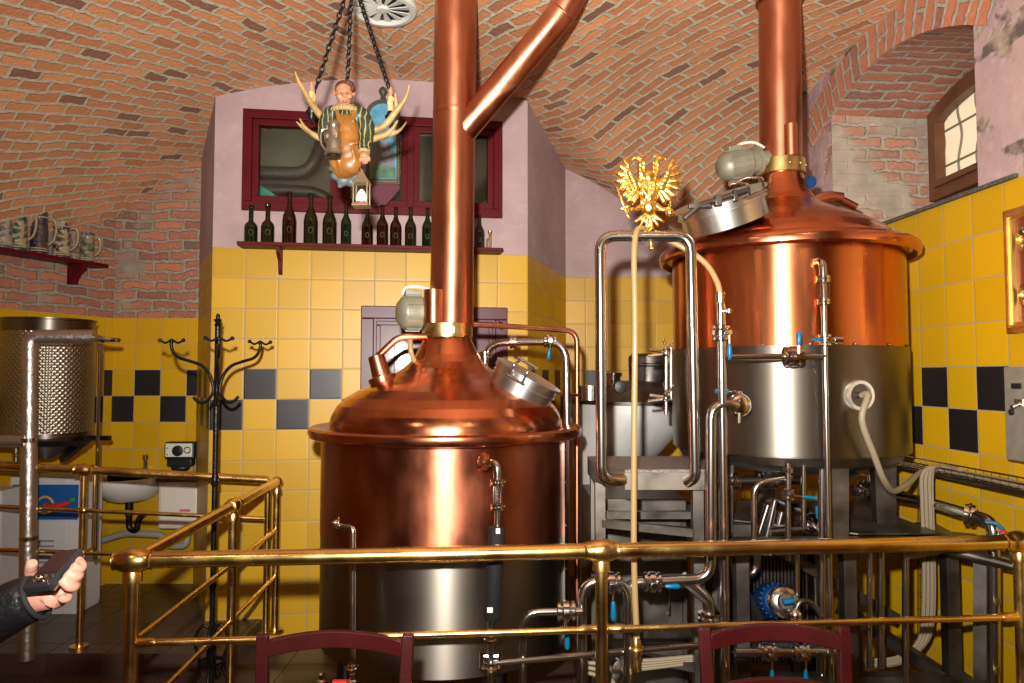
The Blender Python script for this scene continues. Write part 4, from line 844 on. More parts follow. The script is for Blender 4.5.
# the room seen through the window: grey-green wall, ducts
mb = MB()
mb.quad_uv([wm(u0-.1, 2.55, -.72), wm(u1+.05, 2.55, -.72), wm(u1+.05, 3.9, -.72), wm(u0-.1, 3.9, -.72)], [(0, 0)]*4)
mb.quad_uv([wm(u0-.1, 2.55, -.72), wm(u0-.1, 2.55, -.1), wm(u0-.1, 3.9, -.1), wm(u0-.1, 3.9, -.72)], [(0, 0)]*4)
mb.quad_uv([wm(u1+.05, 2.55, -.72), wm(u1+.05, 2.55, -.1), wm(u1+.05, 3.9, -.1), wm(u1+.05, 3.9, -.72)], [(0, 0)]*4)
mb.quad_uv([wm(u0-.1, 2.6, -.72), wm(u1+.05, 2.6, -.72), wm(u1+.05, 2.6, -.09), wm(u0-.1, 2.6, -.09)], [(0, 0)]*4)
mb.quad_uv([wm(u0-.1, 3.7, -.72), wm(u1+.05, 3.7, -.72), wm(u1+.05, 3.7, -.09), wm(u0-.1, 3.7, -.09)], [(0, 0)]*4)
struct(mb.build('wall_window_room', mat('grey_green_plaster', (.34, .35, .27), .85, var=.3, vscale=3)))
duct = mat('duct_metal', (.16, .17, .17), .4, .7)
run('ventilation_duct', 'dark bent duct pipe seen through the left pane of maroon window', [wm(u0-.05, 3.2, -.55), wm(u0+.35, 3.2, -.55), wm(u0+.45, 3.45, -.55), wm(u0+.46, 3.68, -.55)], .05, duct, bend=.12)
run('ventilation_duct', 'lower horizontal duct seen through the left pane of maroon window', [wm(u0-.05, 3.06, -.5), wm(u0+.38, 3.06, -.5), wm(u0+.52, 3.0, -.5), wm(u0+.53, 2.65, -.5)], .045, duct, bend=.12)
run('ventilation_duct', 'vertical duct seen through maroon window beside the carved figure', [wm(u0+.60, 2.62, -.45), wm(u0+.60, 3.68, -.45)], .035, duct, bend=0)
mb = MB(); mb.prism([pw(258, 203, -.10), pw(285, 201, -.10), pw(258, 184, -.10)], -wn*.03)
tag(mb.build('green_lampshade', mat('teal_glass', (.05, .42, .33), .3)), 'teal triangular panel in the lower left corner of maroon window', 'panel')

# ---- bottle shelf
t = thing('bottle_shelf', 'long maroon wooden wall shelf under the interior window, carrying bottles', 'shelf', wm(1.0, 2.53, .1))
sa = pw(238, 244.5, 0.0); sb = pw(503, 252.5, .0); ua = (sa-A3).dot(wv); ub_ = (sb-A3).dot(wv); zs_ = zat(243.5, 4.5)
SZ = 2.555
mb = MB(); wbox(mb, ua+.03, ub_-.02, SZ-.022, SZ, .0, .17); mb.build('board', MAROON, t, bevel=.004)
for ux in (on_wall(281, 260, A, B)[0], on_wall(455, 260, A, B)[0]):
    mb = MB(); pr_ = [(0, SZ-.022), (.13, SZ-.022), (.12, SZ-.06), (.05, SZ-.10), (.03, SZ-.17), (.0, SZ-.19)]
    mb.prism([wm(ux-.012, z, o) for o, z in pr_], wv*.024); mb.build('bracket', MAROON, t)
def glass(name, c): return mat(name, c, .06, 0, coat=.6)
GG = {'green': glass('dark_green_glass', (.002, .010, .003)), 'olive': glass('olive_glass', (.010, .008, .001)), 'red': glass('red_brown_glass', (.016, .0015, .001)), 'black': glass('blackish_glass', (.002, .003, .002))}
LABW = mat('bottle_print', (.12, .13, .10), .5)
def bottle(px, ptop, pw_, col, kind, label):
    o = .085; p = pw(px, 248, o); u = (p-A3).dot(wv); base = wm(u, SZ, o); Yd = base.y; top = zat(ptop, Yd); h = top-SZ; r = pw_/2/F*Yd
    if kind == 'beer': prof = [(.1*r, 0), (.9*r, 0), (r, .02*h), (r, .50*h), (.92*r, .58*h), (.55*r, .68*h), (.36*r, .76*h), (.30*r, .95*h), (.38*r, .955*h), (.38*r, .985*h), (.28*r, h)]
    elif kind == 'squat': prof = [(.1*r, 0), (.92*r, 0), (r, .02*h), (r, .42*h), (.93*r, .50*h), (.6*r, .56*h), (.40*r, .60*h), (.36*r, .66*h), (.36*r, .90*h), (.46*r, .92*h), (.46*r, .98*h), (.3*r, h)]
    else: prof = [(.1*r, 0), (.92*r, 0), (r, .015*h), (r, .46*h), (.88*r, .56*h), (.50*r, .68*h), (.33*r, .75*h), (.31*r, .93*h), (.42*r, .935*h), (.42*r, .96*h), (.32*r, .97*h), (.32*r, h)]
    t = thing('glass_bottle', label, 'bottle', base, 'old bottles on the maroon shelf')
    mb = MB(); mb.lathe(prof, base, seg=28); mb.build('body', GG[col], t)
    mb = MB(); mb.lathe([(.30*r, h*.985), (.42*r, h*.99), (.42*r, h*1.01), (.2*r, h*1.015)], base, seg=16); mb.build('stopper', GG['black'], t)
    # raised embossing on the side facing the room
    mb = MB(); nd = -Vector((base.x, base.y, 0)).normalized(); sd = Vector((-nd.y, nd.x, 0))
    q = base+nd*(r*.985)+Vector((0, 0, h*.27)); mb.tube([q+sd*r*.3*math.cos(2*PI*i/16)+Vector((0, 0, r*.45*math.sin(2*PI*i/16))) for i in range(16)], .0012, 5, closed=True)
    mb.build('embossed_mark', LABW, t)
for b_ in ((250.5, 206, 13, 'green', 'squat', 'squat dark green bottle, leftmost on the maroon shelf'), (267.3, 204, 13, 'olive', 'squat', 'squat olive bottle, second from left on the maroon shelf'),
           (288.9, 193, 14, 'red', 'champ', 'tallest red-brown bottle, third from left on the maroon shelf'), (310.4, 194, 14, 'olive', 'champ', 'tall olive bottle right of the tallest red one'),
           (329.3, 196.5, 14, 'olive', 'champ', 'tall olive green bottle just left of the carved figure'), (345.8, 203, 10.5, 'green', 'beer', 'slim bright green bottle below the carved figure'),
           (367, 208, 11.5, 'red', 'beer', 'dark red bottle directly under the hanging lantern'), (382.2, 205.5, 11.5, 'red', 'beer', 'dark red bottle right of the hanging lantern, slightly the taller'),
           (395.6, 208, 11.5, 'red', 'beer', 'dark red bottle, second to the right of the lantern'), (410.4, 208, 11.5, 'olive', 'beer', 'olive bottle near the flue, right of the red bottles'),
           (427.3, 208.5, 11, 'green', 'beer', 'green bottle partly hidden by the copper flue'), (479.5, 216, 10, 'olive', 'beer', 'single olive bottle right of the copper flue')):
    bottle(*b_)
t = thing('brass_swing_stopper', 'small brass tap fitting standing at right end of the bottle shelf', 'fitting', pw(490, 249, .09)); q = pw(490, 249, .09); q.z = SZ
mb = MB(); mb.lathe([(.016, 0), (.016, .01), (.009, .015), (.009, .11), (.013, .115), (.013, .13), (.0, .135)], q, seg=16); mb.build('tube', BRASSB, t)
mb = MB(); mb.tube([q+wv*-.022, q+wv*-.022+Vector((0, 0, .07)), q+wv*-.004+Vector((0, 0, .075))], .004, 8, .01); mb.build('arm', BRASSB, t)

# ---- panelled hatch behind the front kettle
ha = (on_wall(361, 340, A, B)[0], on_wall(507, 340, A, B)[0]); hz1 = pw(361, 306).z; hz0 = 1.20
mb = MB(); frame_mb(mb, *ha, hz0, hz1, .085, 0, .035); wbox(mb, ha[0]+.08, ha[1]-.08, hz0+.08, hz1-.08, 0, .012)
hd = struct(mb.build('door_1', mat('hatch_purple_maroon', (.085, .008, .020), .4, coat=.15), bevel=.006))
mb = MB(); frame_mb(mb, ha[0]+.10, ha[1]-.10, hz0+.10, hz1-.10, .03, .012, .024); wbox(mb, ha[0]+.22, ha[1]-.22, hz0+.2, hz1-.22, .012, .028); mb.build('panel', MATS['hatch_purple_maroon'], hd, bevel=.005)
mb = MB(); mb.ell(wm(ha[1]-.05, hz1-.10, .04), (.014, .014, .014)); mb.tube([wm(ha[1]-.05, hz1-.10, .05), wm(ha[1]-.045, hz1-.16, .05)], .006, 8); mb.build('handle', CHROME, hd)

# ---- painted sign on the window
t = thing('painted_sign', 'arched blue painted wooden sign of a castle, hanging before the window', 'sign', pw(385, 182, .06))
so = .07
def sp(px, py, off=0): return pw(px, py, so+off)
def arch_poly(x0, x1, yt, ya, yb): # px outline
    c = (x0+x1)/2; r = (x1-x0)/2
    return [(x0, yb), (x1, yb)]+[(c+r*math.cos(a), ya-(ya-yt)*math.sin(a)) for a in [PI*k/12 for k in range(13)]]
mb = MB(); mb.prism([sp(x, y) for x, y in arch_poly(366, 400, 99, 113, 184)], -wn*.03); mb.build('frame', mat('dark_olive_frame', (.07, .07, .045), .45), t, bevel=.003)
mb = MB(); mb.prism([sp(x, y, .004) for x, y in arch_poly(369.5, 396.5, 103.5, 115, 179)], -wn*.008); mb.build('picture', mat('painted_blue_sky', (.10, .36, .52), .4, var=.5, vscale=9), t)
mb = MB()
for (x, w_, yt, yb) in ((374, 4, 150, 168), (379, 5, 140, 168), (384, 3.5, 128, 168), (388, 5, 146, 168), (392.5, 4, 154, 168)):
    mb.prism([sp(x-w_/2, yb, .008), sp(x+w_/2, yb, .008), sp(x+w_/2, yt, .008), sp(x, yt-5, .008), sp(x-w_/2, yt, .008)], -wn*.004)
mb.build('painted_castle', mat('painted_grey_castle', (.20, .20, .22), .5, var=.4, vscale=20), t)
mb = MB(); mb.prism([sp(370.5, 178, .009), sp(395.5, 178, .009), sp(395.5, 168, .009), sp(384, 165, .009), sp(370.5, 169, .009)], -wn*.004); mb.build('painted_meadow', mat('painted_green_meadow', (.10, .22, .12), .5, var=.5, vscale=20), t)
mb = MB()
for k in range(12): mb.ell(sp(370+k*2.3, 181.5, .004), (.007, .007, .007), seg=8, rn=6)
for k in range(24): mb.ell(sp(398.2, 116+k*2.6, .004), (.005, .005, .007), seg=8, rn=6); mb.ell(sp(367.8, 116+k*2.6, .004), (.005, .005, .007), seg=8, rn=6)
mb.build('carved_beading', mat('old_gold_trim', (.42, .28, .08), .4, .5), t)
mb = MB(); mb.lathe([(.012, -.01), (.02, .0), (.012, .012), (.026, .03), (.03, .045), (.022, .065), (.005, .078)], sp(383, 98), seg=20); mb.build('finial', MATS['dark_olive_frame'], t)
# maroon folded awning below the sign
mb = MB(); mb.prism([pw(368, 186, .03), pw(398, 180, .03), pw(400, 190, .03), pw(385, 207, .03), pw(372, 207, .03)], wn*.03)
tag(mb.build('folded_cloth', mat('dusty_pink_cloth', (.14, .04, .06), .8, bump=.6, bscale=40)), 'dusty pink folded cloth below the painted castle sign', 'cloth')

# ================================================================== CARVED FIGURE CHANDELIER
CY = 3.0
ch = thing('carved_figure_chandelier', 'antler chandelier with carved brewer figure holding a jug, hung on chains', 'chandelier', at(350, 205, CY))
def cp(px, py, dy=0): return at(px, py, CY+dy)
PXm = CY/F   # metres per pixel there
mb = MB(); mb.ell(cp(344.5, 93), (.038, .042, .050)); mb.ell(cp(344.5, 98.5, -.010), (.031, .034, .036)); mb.ell(cp(344.5, 95, -.045), (.008, .012, .010))
mb.ell(cp(339.5, 96.5, -.034), (.013, .012, .011)); mb.ell(cp(349.5, 96.5, -.034), (.013, .012, .011)); mb.ell(cp(344.5, 101, -.034), (.012, .010, .007)); mb.ell(cp(334.8, 93), (.006, .010, .013)); mb.ell(cp(354.2, 93), (.006, .010, .013))
mb.cyl(cp(344.5, 98), cp(345, 108), .024); mb.bar(cp(339, 90.3, -.038), cp(343, 90.8, -.042), .006, .004); mb.bar(cp(346, 90.8, -.042), cp(350, 90.3, -.038), .006, .004)
FACE = mat('painted_face', (.42, .18, .10), .45, var=.25, vscale=60)
head = mb.build('head', FACE, ch, remesh=.0028, smooth_it=2)
mb = MB()
for x in (341.4, 347.6): mb.ell(cp(x, 93, -.0395), (.0055, .003, .0035), seg=10, rn=6)
mb.build('eyes', mat('painted_eye', (.22, .2, .17), .5), head)
mb = MB()
for x in (341.4, 347.6): mb.ell(cp(x, 93, -.0425), (.0024, .002, .0028), seg=8, rn=6)
mb.build('pupils', BLACK, head)
mb = MB(); mb.ell(cp(344.5, 101.2, -.0425), (.010, .003, .0028), seg=12, rn=6); mb.build('lips', mat('painted_lips', (.42, .08, .06), .4), head)
mb = MB(); mb.ell(cp(344.8, 87.5, .006), (.0405, .042, .027)); mb.ell(cp(349, 84.5, -.008), (.022, .03, .016)); mb.ell(cp(353, 89, -.01), (.010, .022, .018)); mb.ell(cp(344.5, 91, .018), (.042, .034, .042)); mb.build('cap', mat('painted_maroon_cap', (.085, .022, .018), .55), ch, remesh=.003, smooth_it=2)
# torso coat (green striped) and arms as one carved body
mb = MB(); mb.ell(cp(346, 122, .01), (.085, .058, .085)); mb.ell(cp(348, 145, .01), (.078, .058, .10)); mb.ell(cp(350, 165, .01), (.07, .05, .06)); mb.ell(cp(333, 115, .0), (.04, .042, .04)); mb.ell(cp(359, 116, .0), (.042, .042, .042))
mb.spline([cp(332, 113), cp(327, 124, -.01), cp(325.5, 136, -.03), cp(331, 134, -.09)], [.036, .037, .031, .024], 14); mb.spline([cp(361, 115), cp(365.5, 128), cp(365.5, 140, -.01), cp(364, 150, -.04)], [.036, .040, .033, .025], 14)
COAT = NT('painted_striped_coat'); tc = COAT.n('ShaderNodeTexCoord').outputs['Object']; wv_ = COAT.n('ShaderNodeTexWave', wave_type='BANDS', bands_direction='X'); COAT.L.new(tc, wv_.inputs['Vector']); wv_.inputs['Scale'].default_value = 16; wv_.inputs['Distortion'].default_value = 3; wv_.inputs['Detail Scale'].default_value = 2
COAT.L.new(COAT.mix(COAT.rng(wv_.outputs['Fac'], .86, .93), (.012, .030, .020), (.30, .22, .07)), COAT.b.inputs['Base Color']); COAT.b.inputs['Roughness'].default_value = .45
mb.build('coat', COAT.m, ch, remesh=.004, smooth_it=3)
mb = MB(); mb.ell(cp(345, 109, -.012), (.054, .05, .020)); 
for k in range(12): a = PI+PI*k/11; mb.ell(cp(345, 110, -.01)+Vector((.052*math.cos(a), .046*math.sin(a), -.006)), (.013, .012, .012), seg=8, rn=6)
mb.build('ruff_collar', mat('painted_cream_ruff', (.32, .22, .10), .6, bump=.8, bscale=120), ch, remesh=.003)
mb = MB(); mb.ell(cp(346.5, 130, -.02), (.056, .052, .070)); mb.ell(cp(346.5, 148, -.02), (.062, .054, .075)); mb.ell(cp(348.5, 163, -.02), (.064, .046, .060)); mb.ell(cp(345, 171, -.01), (.050, .04, .040)); mb.ell(cp(338, 158, -.022), (.04, .038, .06)); mb.ell(cp(347, 139, -.02), (.056, .052, .06)); mb.ell(cp(347.5, 155, -.02), (.062, .05, .065)); mb.tube([cp(340, 145, -.065), cp(338, 160, -.06), cp(341, 175, -.04)], [.006, .008, .004], 8); mb.tube([cp(352, 146, -.066), cp(355, 160, -.055), cp(352, 174, -.04)], [.006, .008, .004], 8)
mb.tube([cp(337, 110, -.035), cp(339, 122, -.055)], .010, 8); mb.tube([cp(354, 110, -.035), cp(353, 122, -.055)], .010, 8)
mb.bar(cp(335, 143, -.062), cp(358, 143, -.066), .012, .010)
mb.build('apron', mat('painted_ochre_apron', (.25, .095, .015), .38, coat=.2, var=.45, vscale=12), ch, remesh=.004, smooth_it=10)
mb = MB()
for (x, y, r) in ((336, 176, .024), (343, 181, .028), (351, 182, .026), (334, 168, .022), (346, 176, .032), (356, 177, .02), (340, 186, .012)): mb.ell(cp(x, y), (r, r*.9, r*.8))
mb.build('carved_cloud_base', mat('painted_blue_grey', (.09, .12, .13), .5, var=.3), ch, remesh=.004, smooth_it=2)
# jug
j0 = cp(333.5, 155, -.10); mb = MB(); mb.lathe([(.003, 0), (.034, 0), (.038, .006), (.036, .014), (.031, .02), (.026, .10), (.022, .112), (.025, .118), (.026, .13), (.018, .142), (.005, .146)], j0, seg=32)
jug = mb.build('jug', mat('pewter', (.32, .27, .2), .32, .85, var=.2, vscale=30), ch); mb = MB(); mb.spline([j0+Vector((-.024, 0, .11)), j0+Vector((-.05, 0, .10)), j0+Vector((-.052, 0, .05)), j0+Vector((-.032, 0, .02))], .005, 8); mb.build('handle', MATS['pewter'], jug)
mb = MB(); mb.lathe([(.006, -.012), (.03, -.012), (.03, -.004), (.0, -.002)], j0, seg=20); mb.build('wooden_foot', BLACKM, jug)
# hands with five separate fingers around jug and lantern ring
def tiny_hand(palm, fdir, side, curl, s=1.0):
    mb = MB(); p = Vector(palm); f = Vector(fdir).normalized(); sd = Vector(side).normalized(); c = Vector(curl).normalized()
    mb.ell(p, (.015*s, .014*s, .013*s))
    for k, L_ in enumerate((.019, .022, .021, .016)):
        b = p+sd*(k-1.5)*.0072*s+f*.008*s; mb.tube([b, b+f*L_*.5*s, b+f*L_*.7*s+c*L_*.45*s], [.0042*s, .0038*s, .003*s], 8)
    b = p+sd*-.012*s; mb.tube([b, b+f*.008*s+sd*-.006*s, b+f*.014*s+c*.008*s-sd*.004*s], [.0048*s, .0042*s, .0034*s], 8)
    mb.build('hand', FACE, ch, remesh=.0018, smooth_it=1)
tiny_hand(cp(330.5, 137, -.105), (.9, -.3, 0), (0, 0, -1), (.1, -1, 0), 1.3)
tiny_hand(cp(364, 156, -.045), (0, -.3, -1), (-1, 0, 0), (0, .9, -.3), 1.3)
mb = MB(); mb.tube([cp(364, 151, -.04), cp(364, 154, -.043)], [.026, .024], 14); mb.build('cuff', MATS['painted_cream_ruff'], ch)
# lantern with lit bulb
lc = cp(361.5, 205.5, -.05); mb = MB()
ring_ = lambda h, r: [lc+Vector((r*math.cos(PI/4+k*PI/2), r*math.sin(PI/4+k*PI/2), h)) for k in range(4)]
LIRON = mat('lantern_iron', (.06, .045, .03), .4, .7)
mb.ring_loft([ring_(-.006, .048), ring_(0, .048), ring_(.006, .042)], False); mb.ring_loft([ring_(.092, .044), ring_(.097, .050), ring_(.125, .022), ring_(.14, .012)], False)
for k in range(4): a = PI/4+k*PI/2; mb.cyl(lc+Vector((.040*math.cos(a), .040*math.sin(a), 0)), lc+Vector((.040*math.cos(a), .040*math.sin(a), .095)), .0032, seg=6)
lan = mb.build('lantern', mat('lantern_grey', (.30, .24, .16), .4, .7), ch)
mb = MB(); mb.lathe([(.02, .006), (.022, .008), (.022, .03), (.018, .045), (.012, .058), (.003, .068)], lc, seg=20); mb.build('lit_bulb', mat('lit_lantern_bulb', (.9, .7, .4), .4, emis=(1, .72, .33), estr=3.2), lan)
mb = MB(); mb.lathe([(.025, .002), (.026, .004), (.026, .014), (.02, .015)], lc, seg=20); mb.build('red_base', mat('red_lamp_base', (.5, .02, .01), .4), lan)
mb = MB(); mb.torus(lc+Vector((0, 0, .152)), .012, .0022, (0, 1, 0), 16, 6); mb.torus(lc+Vector((0, 0, .172)), .011, .0022, (1, 0, 0), 16, 6); mb.build('ring', LIRON, lan)
# antlers
ANT = mat('antler_horn', (.36, .23, .085), .45, var=.5, vscale=14, bump=.3, bscale=60)
ant = [[(330, 140), (322, 138.5), (314, 135), (305, 127.5), (299.5, 118)], [(318, 136), (310, 133), (302, 127), (295.7, 121)], [(330, 124), (321, 116), (311.5, 104), (303, 89), (298, 80), (295, 71)], [(312, 105), (314.5, 99), (314, 92)],
       [(366, 140), (374, 138.5), (386, 134.5), (393, 128), (398, 120)], [(382, 137), (391, 134.5), (400, 130), (407, 121.5)], [(368, 132), (384, 126), (394, 114), (402, 104), (407, 95), (409.5, 84)], [(396, 112), (396, 102), (395, 92)]]
for s_, idx in ((-1, (0, 1, 2, 3)), (1, (4, 5, 6, 7))):
    mb = MB()
    for i in idx:
        P_ = ant[i]; n_ = len(P_); mb.spline([cp(x, y, .02-.05*k/n_) for k, (x, y) in enumerate(P_)], [(.017 if i in (0, 2, 4, 6) else .012)*(1-.82*(k/(n_-1))**1.6) for k in range(n_)], 10)
    mb.build('antler', ANT, ch, remesh=.003, smooth_it=2)
# candles
for x, y0_, y1_ in ((311.5, 92, 114), (390.5, 97, 119)):
    mb = MB(); c0_ = cp(x, y1_, .02); mb.lathe([(.0, -.03), (.012, -.028), (.014, -.01), (.022, 0), (.024, .012), (.017, .016), (.012, .04)], c0_, seg=20); mb.tube([c0_+Vector((0, 0, -.028)), c0_+Vector((.01, 0, -.045))], .009, 8); hol = mb.build('candle_holder', BLACKM, ch)
    mb = MB(); mb.tube([c0_+Vector((0, 0, .01)), cp(x, y0_, .02)], [.014, .0125], 16)
    for k in range(5): a = k*1.3; mb.ell(cp(x, y0_+2, .02)+Vector((.0125*math.cos(a), .0125*math.sin(a), -.006*k)), (.004, .004, .01), seg=8, rn=6)
    mb.build('candle', mat('cream_candle', (.48, .36, .17), .45), hol)
    mb = MB(); q = cp(x, y0_, .02); mb.lathe([(.007, 0), (.008, .012), (.011, .022), (.009, .034), (.001, .050)], q, seg=12); mb.build('flame_bulb', mat('clear_flame_bulb', (.75, .35, .22), .15, trans=.5), hol)
# chains: three down to the figure, joined on a ring below the ceiling hook
def chain(parent, p, q, ln=.034, r=.0034, name='chain'):
    p = Vector(p); q = Vector(q); d = q-p; n_ = max(2, int(d.length/(ln*.72))); d.normalize(); a = d.orthogonal().normalized(); b = d.cross(a); mb = MB()
    for k in range(n_):
        c = p.lerp(q, (k+.5)/n_); x = a if k % 2 else b
        mb.tube([c+d*(ln*.5*math.cos(2*PI*i/12))+x*(ln*.27*math.sin(2*PI*i/12)) for i in range(12)], r, 6, closed=True)
    o = mb.build(name, BLACKM, parent); return o
hub = at(352, -24, CY+.02)
for x, y, d_ in ((316, 88, .02), (347.5, 84, .06), (389, 88, .02)): chain(ch, hub, cp(x, y, d_))
chain(ch, hub, Vector((hub.x, hub.y, zc_main(hub.x)-.02))); mb = MB(); mb.torus(hub, .02, .005, (0, 1, 0)); mb.build('ring', BLACKM, ch)
mb = MB(); mb.cyl(cp(311.5, 112, .02), cp(316, 88, .02), .003, seg=6); mb.build('hook', BLACKM, ch); mb = MB(); mb.cyl(cp(390.5, 117, .02), cp(389, 88, .02), .003, seg=6); mb.build('hook', BLACKM, ch)

# ---- white roundel on the crown of the vault
rx, ry = xat(382, 8, 3.82), 3.84; rz = zc_main(rx)-.02
t = thing('ceiling_vent_rose', 'white slotted round vent rose on the brick vault above the chandelier', 'vent', (rx, ry, rz))
WR = mat('white_painted_rose', (.66, .66, .60), .5); c = Vector((rx, ry, rz))
mb = MB(); mb.lathe([(.185, .03), (.19, .0), (.18, -.014), (.155, -.016), (.145, -.006), (.145, .012)], c, seg=48); mb.build('rim', WR, t)
mb = MB(); mb.lathe([(.147, .008), (.147, .012), (.0, .012)], c, seg=32); mb.build('dark_backing', BLACK, t)
mb = MB()
for k in range(12):
    a = 2*PI*k/12; d_ = Vector((math.cos(a), math.sin(a), 0)); e_ = Vector((-d_.y, d_.x, 0)); mb.prism([c+d_*.03-e_*.008+Vector((0, 0, -.006)), c+d_*.15-e_*.028+Vector((0, 0, -.004)), c+d_*.15+e_*.016+Vector((0, 0, .0)), c+d_*.03+e_*.004+Vector((0, 0, -.0))], (0, 0, .005))
mb.lathe([(.0, -.014), (.03, -.012), (.038, -.002), (.038, .006)], c, seg=24); mb.build('louvres', WR, t)
# ================================================================== STEIN SHELF ON THE LEFT WALL
L0_ = Vector((-3.45, 4.5, 0)); L1_ = Vector((-3.07, 5.5, 0)); lv = (L1_-L0_).normalized(); ln_ = Vector((lv.y, -lv.x, 0))
def lw(u, z, off=0): return L0_+lv*u+ln_*off+Vector((0, 0, z))
def pl(px, py, off):
    u, z = on_wall(px, py, (L0_.x+ln_.x*off, L0_.y+ln_.y*off), (L1_.x+ln_.x*off, L1_.y+ln_.y*off)); return u, z
SH = 2.44
def ul(px, off=.09): return pl(px, 255, off)[0]
SH = pl(60, 256.5, .16)[1]
t = thing('stein_shelf', 'short maroon shelf of beer steins high on brick left wall', 'shelf', lw(.5, SH, .08))
ue = ul(102, .1)
mb = MB(); P_ = [lw(-.5, SH-.025, 0), lw(ue, SH-.025, 0), lw(ue, SH-.025, .17), lw(-.5, SH-.025, .17)]; mb.prism(P_, (0, 0, .025)); mb.build('board', MAROON, t, bevel=.004)
ub2 = ul(74, .05); mb = MB(); mb.prism([lw(ub2-.012, z, o) for o, z in ((0, SH-.025), (.15, SH-.025), (.145, SH-.06), (.10, SH-.09), (.07, SH-.13), (.06, SH-.165), (0, SH-.165))], lv*.04); mb.build('bracket', MAROON, t)
def stein(px, ptop, w_, cols, label, hside=1, lid=False):
    o = .09; u = ul(px, o); base = lw(u, SH, o); r = w_/2/F*base.y; h = zat(ptop, base.y)-SH
    t = thing('beer_stein', label, 'beer stein', base, 'ceramic steins on the left wall shelf')
    m = NT('stein_'+label[:14].replace(' ', '_')); tc = m.n('ShaderNodeTexCoord').outputs['Object']; nz = m.noise(tc, 26, 3); vo = m.n('ShaderNodeTexVoronoi'); m.L.new(tc, vo.inputs['Vector']); vo.inputs['Scale'].default_value = 34
    col = m.mix(m.rng(nz, .48, .55), cols[0], cols[1]); col = m.mix(m.rng(vo.outputs['Distance'], .15, .3), cols[2], col); m.L.new(col, m.b.inputs['Base Color']); m.b.inputs['Roughness'].default_value = .25; m.b.inputs['Coat Weight'].default_value = .5; m.bump(nz, .5, .004)
    mb = MB(); mb.lathe([(.1*r, 0), (1.05*r, 0), (1.08*r, .03*h), (1.0*r, .07*h), (1.04*r, .12*h), (.97*r, .16*h), (.95*r, .5*h), (.90*r, .82*h), (.95*r, .86*h), (.90*r, .90*h), (.93*r, h), (.85*r, h), (.82*r, .9*h), (.82*r, .3*h), (.1*r, .3*h)], base, seg=36); b = mb.build('body', m.m, t)
    mb = MB()
    for k in (.08, .13, .86): mb.torus(base+Vector((0, 0, h*k)), r*1.0, .004, seg=28, ms=8)
    mb.build('band', mat('stein_band', (.42, .36, .24), .3), t)
    hd_ = (lv*hside*.92+ln_*.4).normalized(); mb = MB(); mb.spline([base+hd_*r*.9+Vector((0, 0, h*.82)), base+hd_*(r*1.55)+Vector((0, 0, h*.86)), base+hd_*(r*1.85)+Vector((0, 0, h*.66)), base+hd_*(r*1.6)+Vector((0, 0, h*.38)), base+hd_*r*.95+Vector((0, 0, h*.24))], [.007, .009, .009, .008, .006], 10); mb.build('handle', mat('stein_cream', (.34, .28, .15), .3, coat=.4), t)
    if lid: mb = MB(); mb.lathe([(.95*r, h), (.95*r, h*1.02), (.6*r, h*1.08), (.15*r, h*1.14), (.12*r, h*1.2), (.0, h*1.22)], base, seg=28); mb.build('lid', MATS['pewter'], t)
stein(2, 198, 17, ((.30, .28, .22), (.08, .10, .10), (.45, .38, .25)), 'grey lidded stein cut by the left edge of the photo', lid=True)
stein(17, 203, 17, ((.36, .30, .16), (.01, .07, .045), (.16, .13, .06)), 'tall cream stein with green glaze, second from left edge')
stein(38.5, 212, 16, ((.07, .05, .04), (.02, .02, .05), (.14, .09, .05)), 'dark blue-brown stein in the middle of stein shelf')
stein(61, 222, 16, ((.36, .30, .18), (.06, .035, .035), (.28, .22, .12)), 'cream stein with small dark figures, next to last on shelf')
stein(87, 233, 13, ((.26, .22, .14), (.04, .09, .06), (.18, .12, .07)), 'smallest olive brown stein, at right end of shelf')

# ================================================================== COAT RACK
RY = 3.90; rb = at(213, 680, RY); rx_ = xat(216, 420, RY)
t = thing('coat_rack', 'black wrought-iron coat stand before the side railing and tiled corner', 'coat rack', (rx_, RY, 0))
zc = lambda py: zat(py, RY)
mb = MB(); mb.lathe([(.012, .06), (.014, .1), (.014, .55), (.019, .56), (.019, .58), (.0145, .60), (.0145, 1.10), (.020, 1.11), (.020, 1.14), (.0145, 1.16), (.0145, zc(326)), (.02, zc(324.5)), (.012, zc(323)), (.020, zc(320.5)), (.022, zc(319.5)), (.010, zc(318.5)), (.012, zc(316.5)), (.009, zc(314.5)), (.001, zc(313.3))], (rx_, RY, 0), seg=20); mb.build('pole', BLACKM, t)
def rp(a, r, z): return Vector((rx_+r*math.cos(a), RY+r*math.sin(a), z))
for a in (PI, math.radians(48), math.radians(-66)):
    mb = MB(); s_ = 1.0
    pts = [(.25, 341), (.252, 345), (.24, 352), (.21, 357.5), (.15, 361), (.08, 366), (.035, 376), (.018, 390), (.04, 399), (.075, 403), (.105, 401), (.125, 397)]
    mb.spline([rp(a, r, zc(y)) for r, y in pts], .0088, 10, 6); arm = mb.build('arm', BLACKM, t)
    mb = MB(); e = Vector((-math.sin(a), math.cos(a), 0)) if abs(math.cos(a)) < .5 else Vector((math.cos(a), math.sin(a), 0))
    c_ = rp(a, .25, zc(341)); mb.spline([c_-e*.062+Vector((0, 0, .004)), c_-e*.035+Vector((0, 0, -.010)), c_+Vector((0, 0, .004)), c_+e*.035+Vector((0, 0, -.010)), c_+e*.062+Vector((0, 0, .004))], .006, 8)
    mb.ell(c_-e*.064+Vector((0, 0, .004)), (.011, .011, .011), seg=12, rn=8); mb.ell(c_+e*.064+Vector((0, 0, .004)), (.011, .011, .011), seg=12, rn=8); mb.ell(c_, (.013, .013, .013), seg=12, rn=8); mb.build('hook', BLACKM, arm)
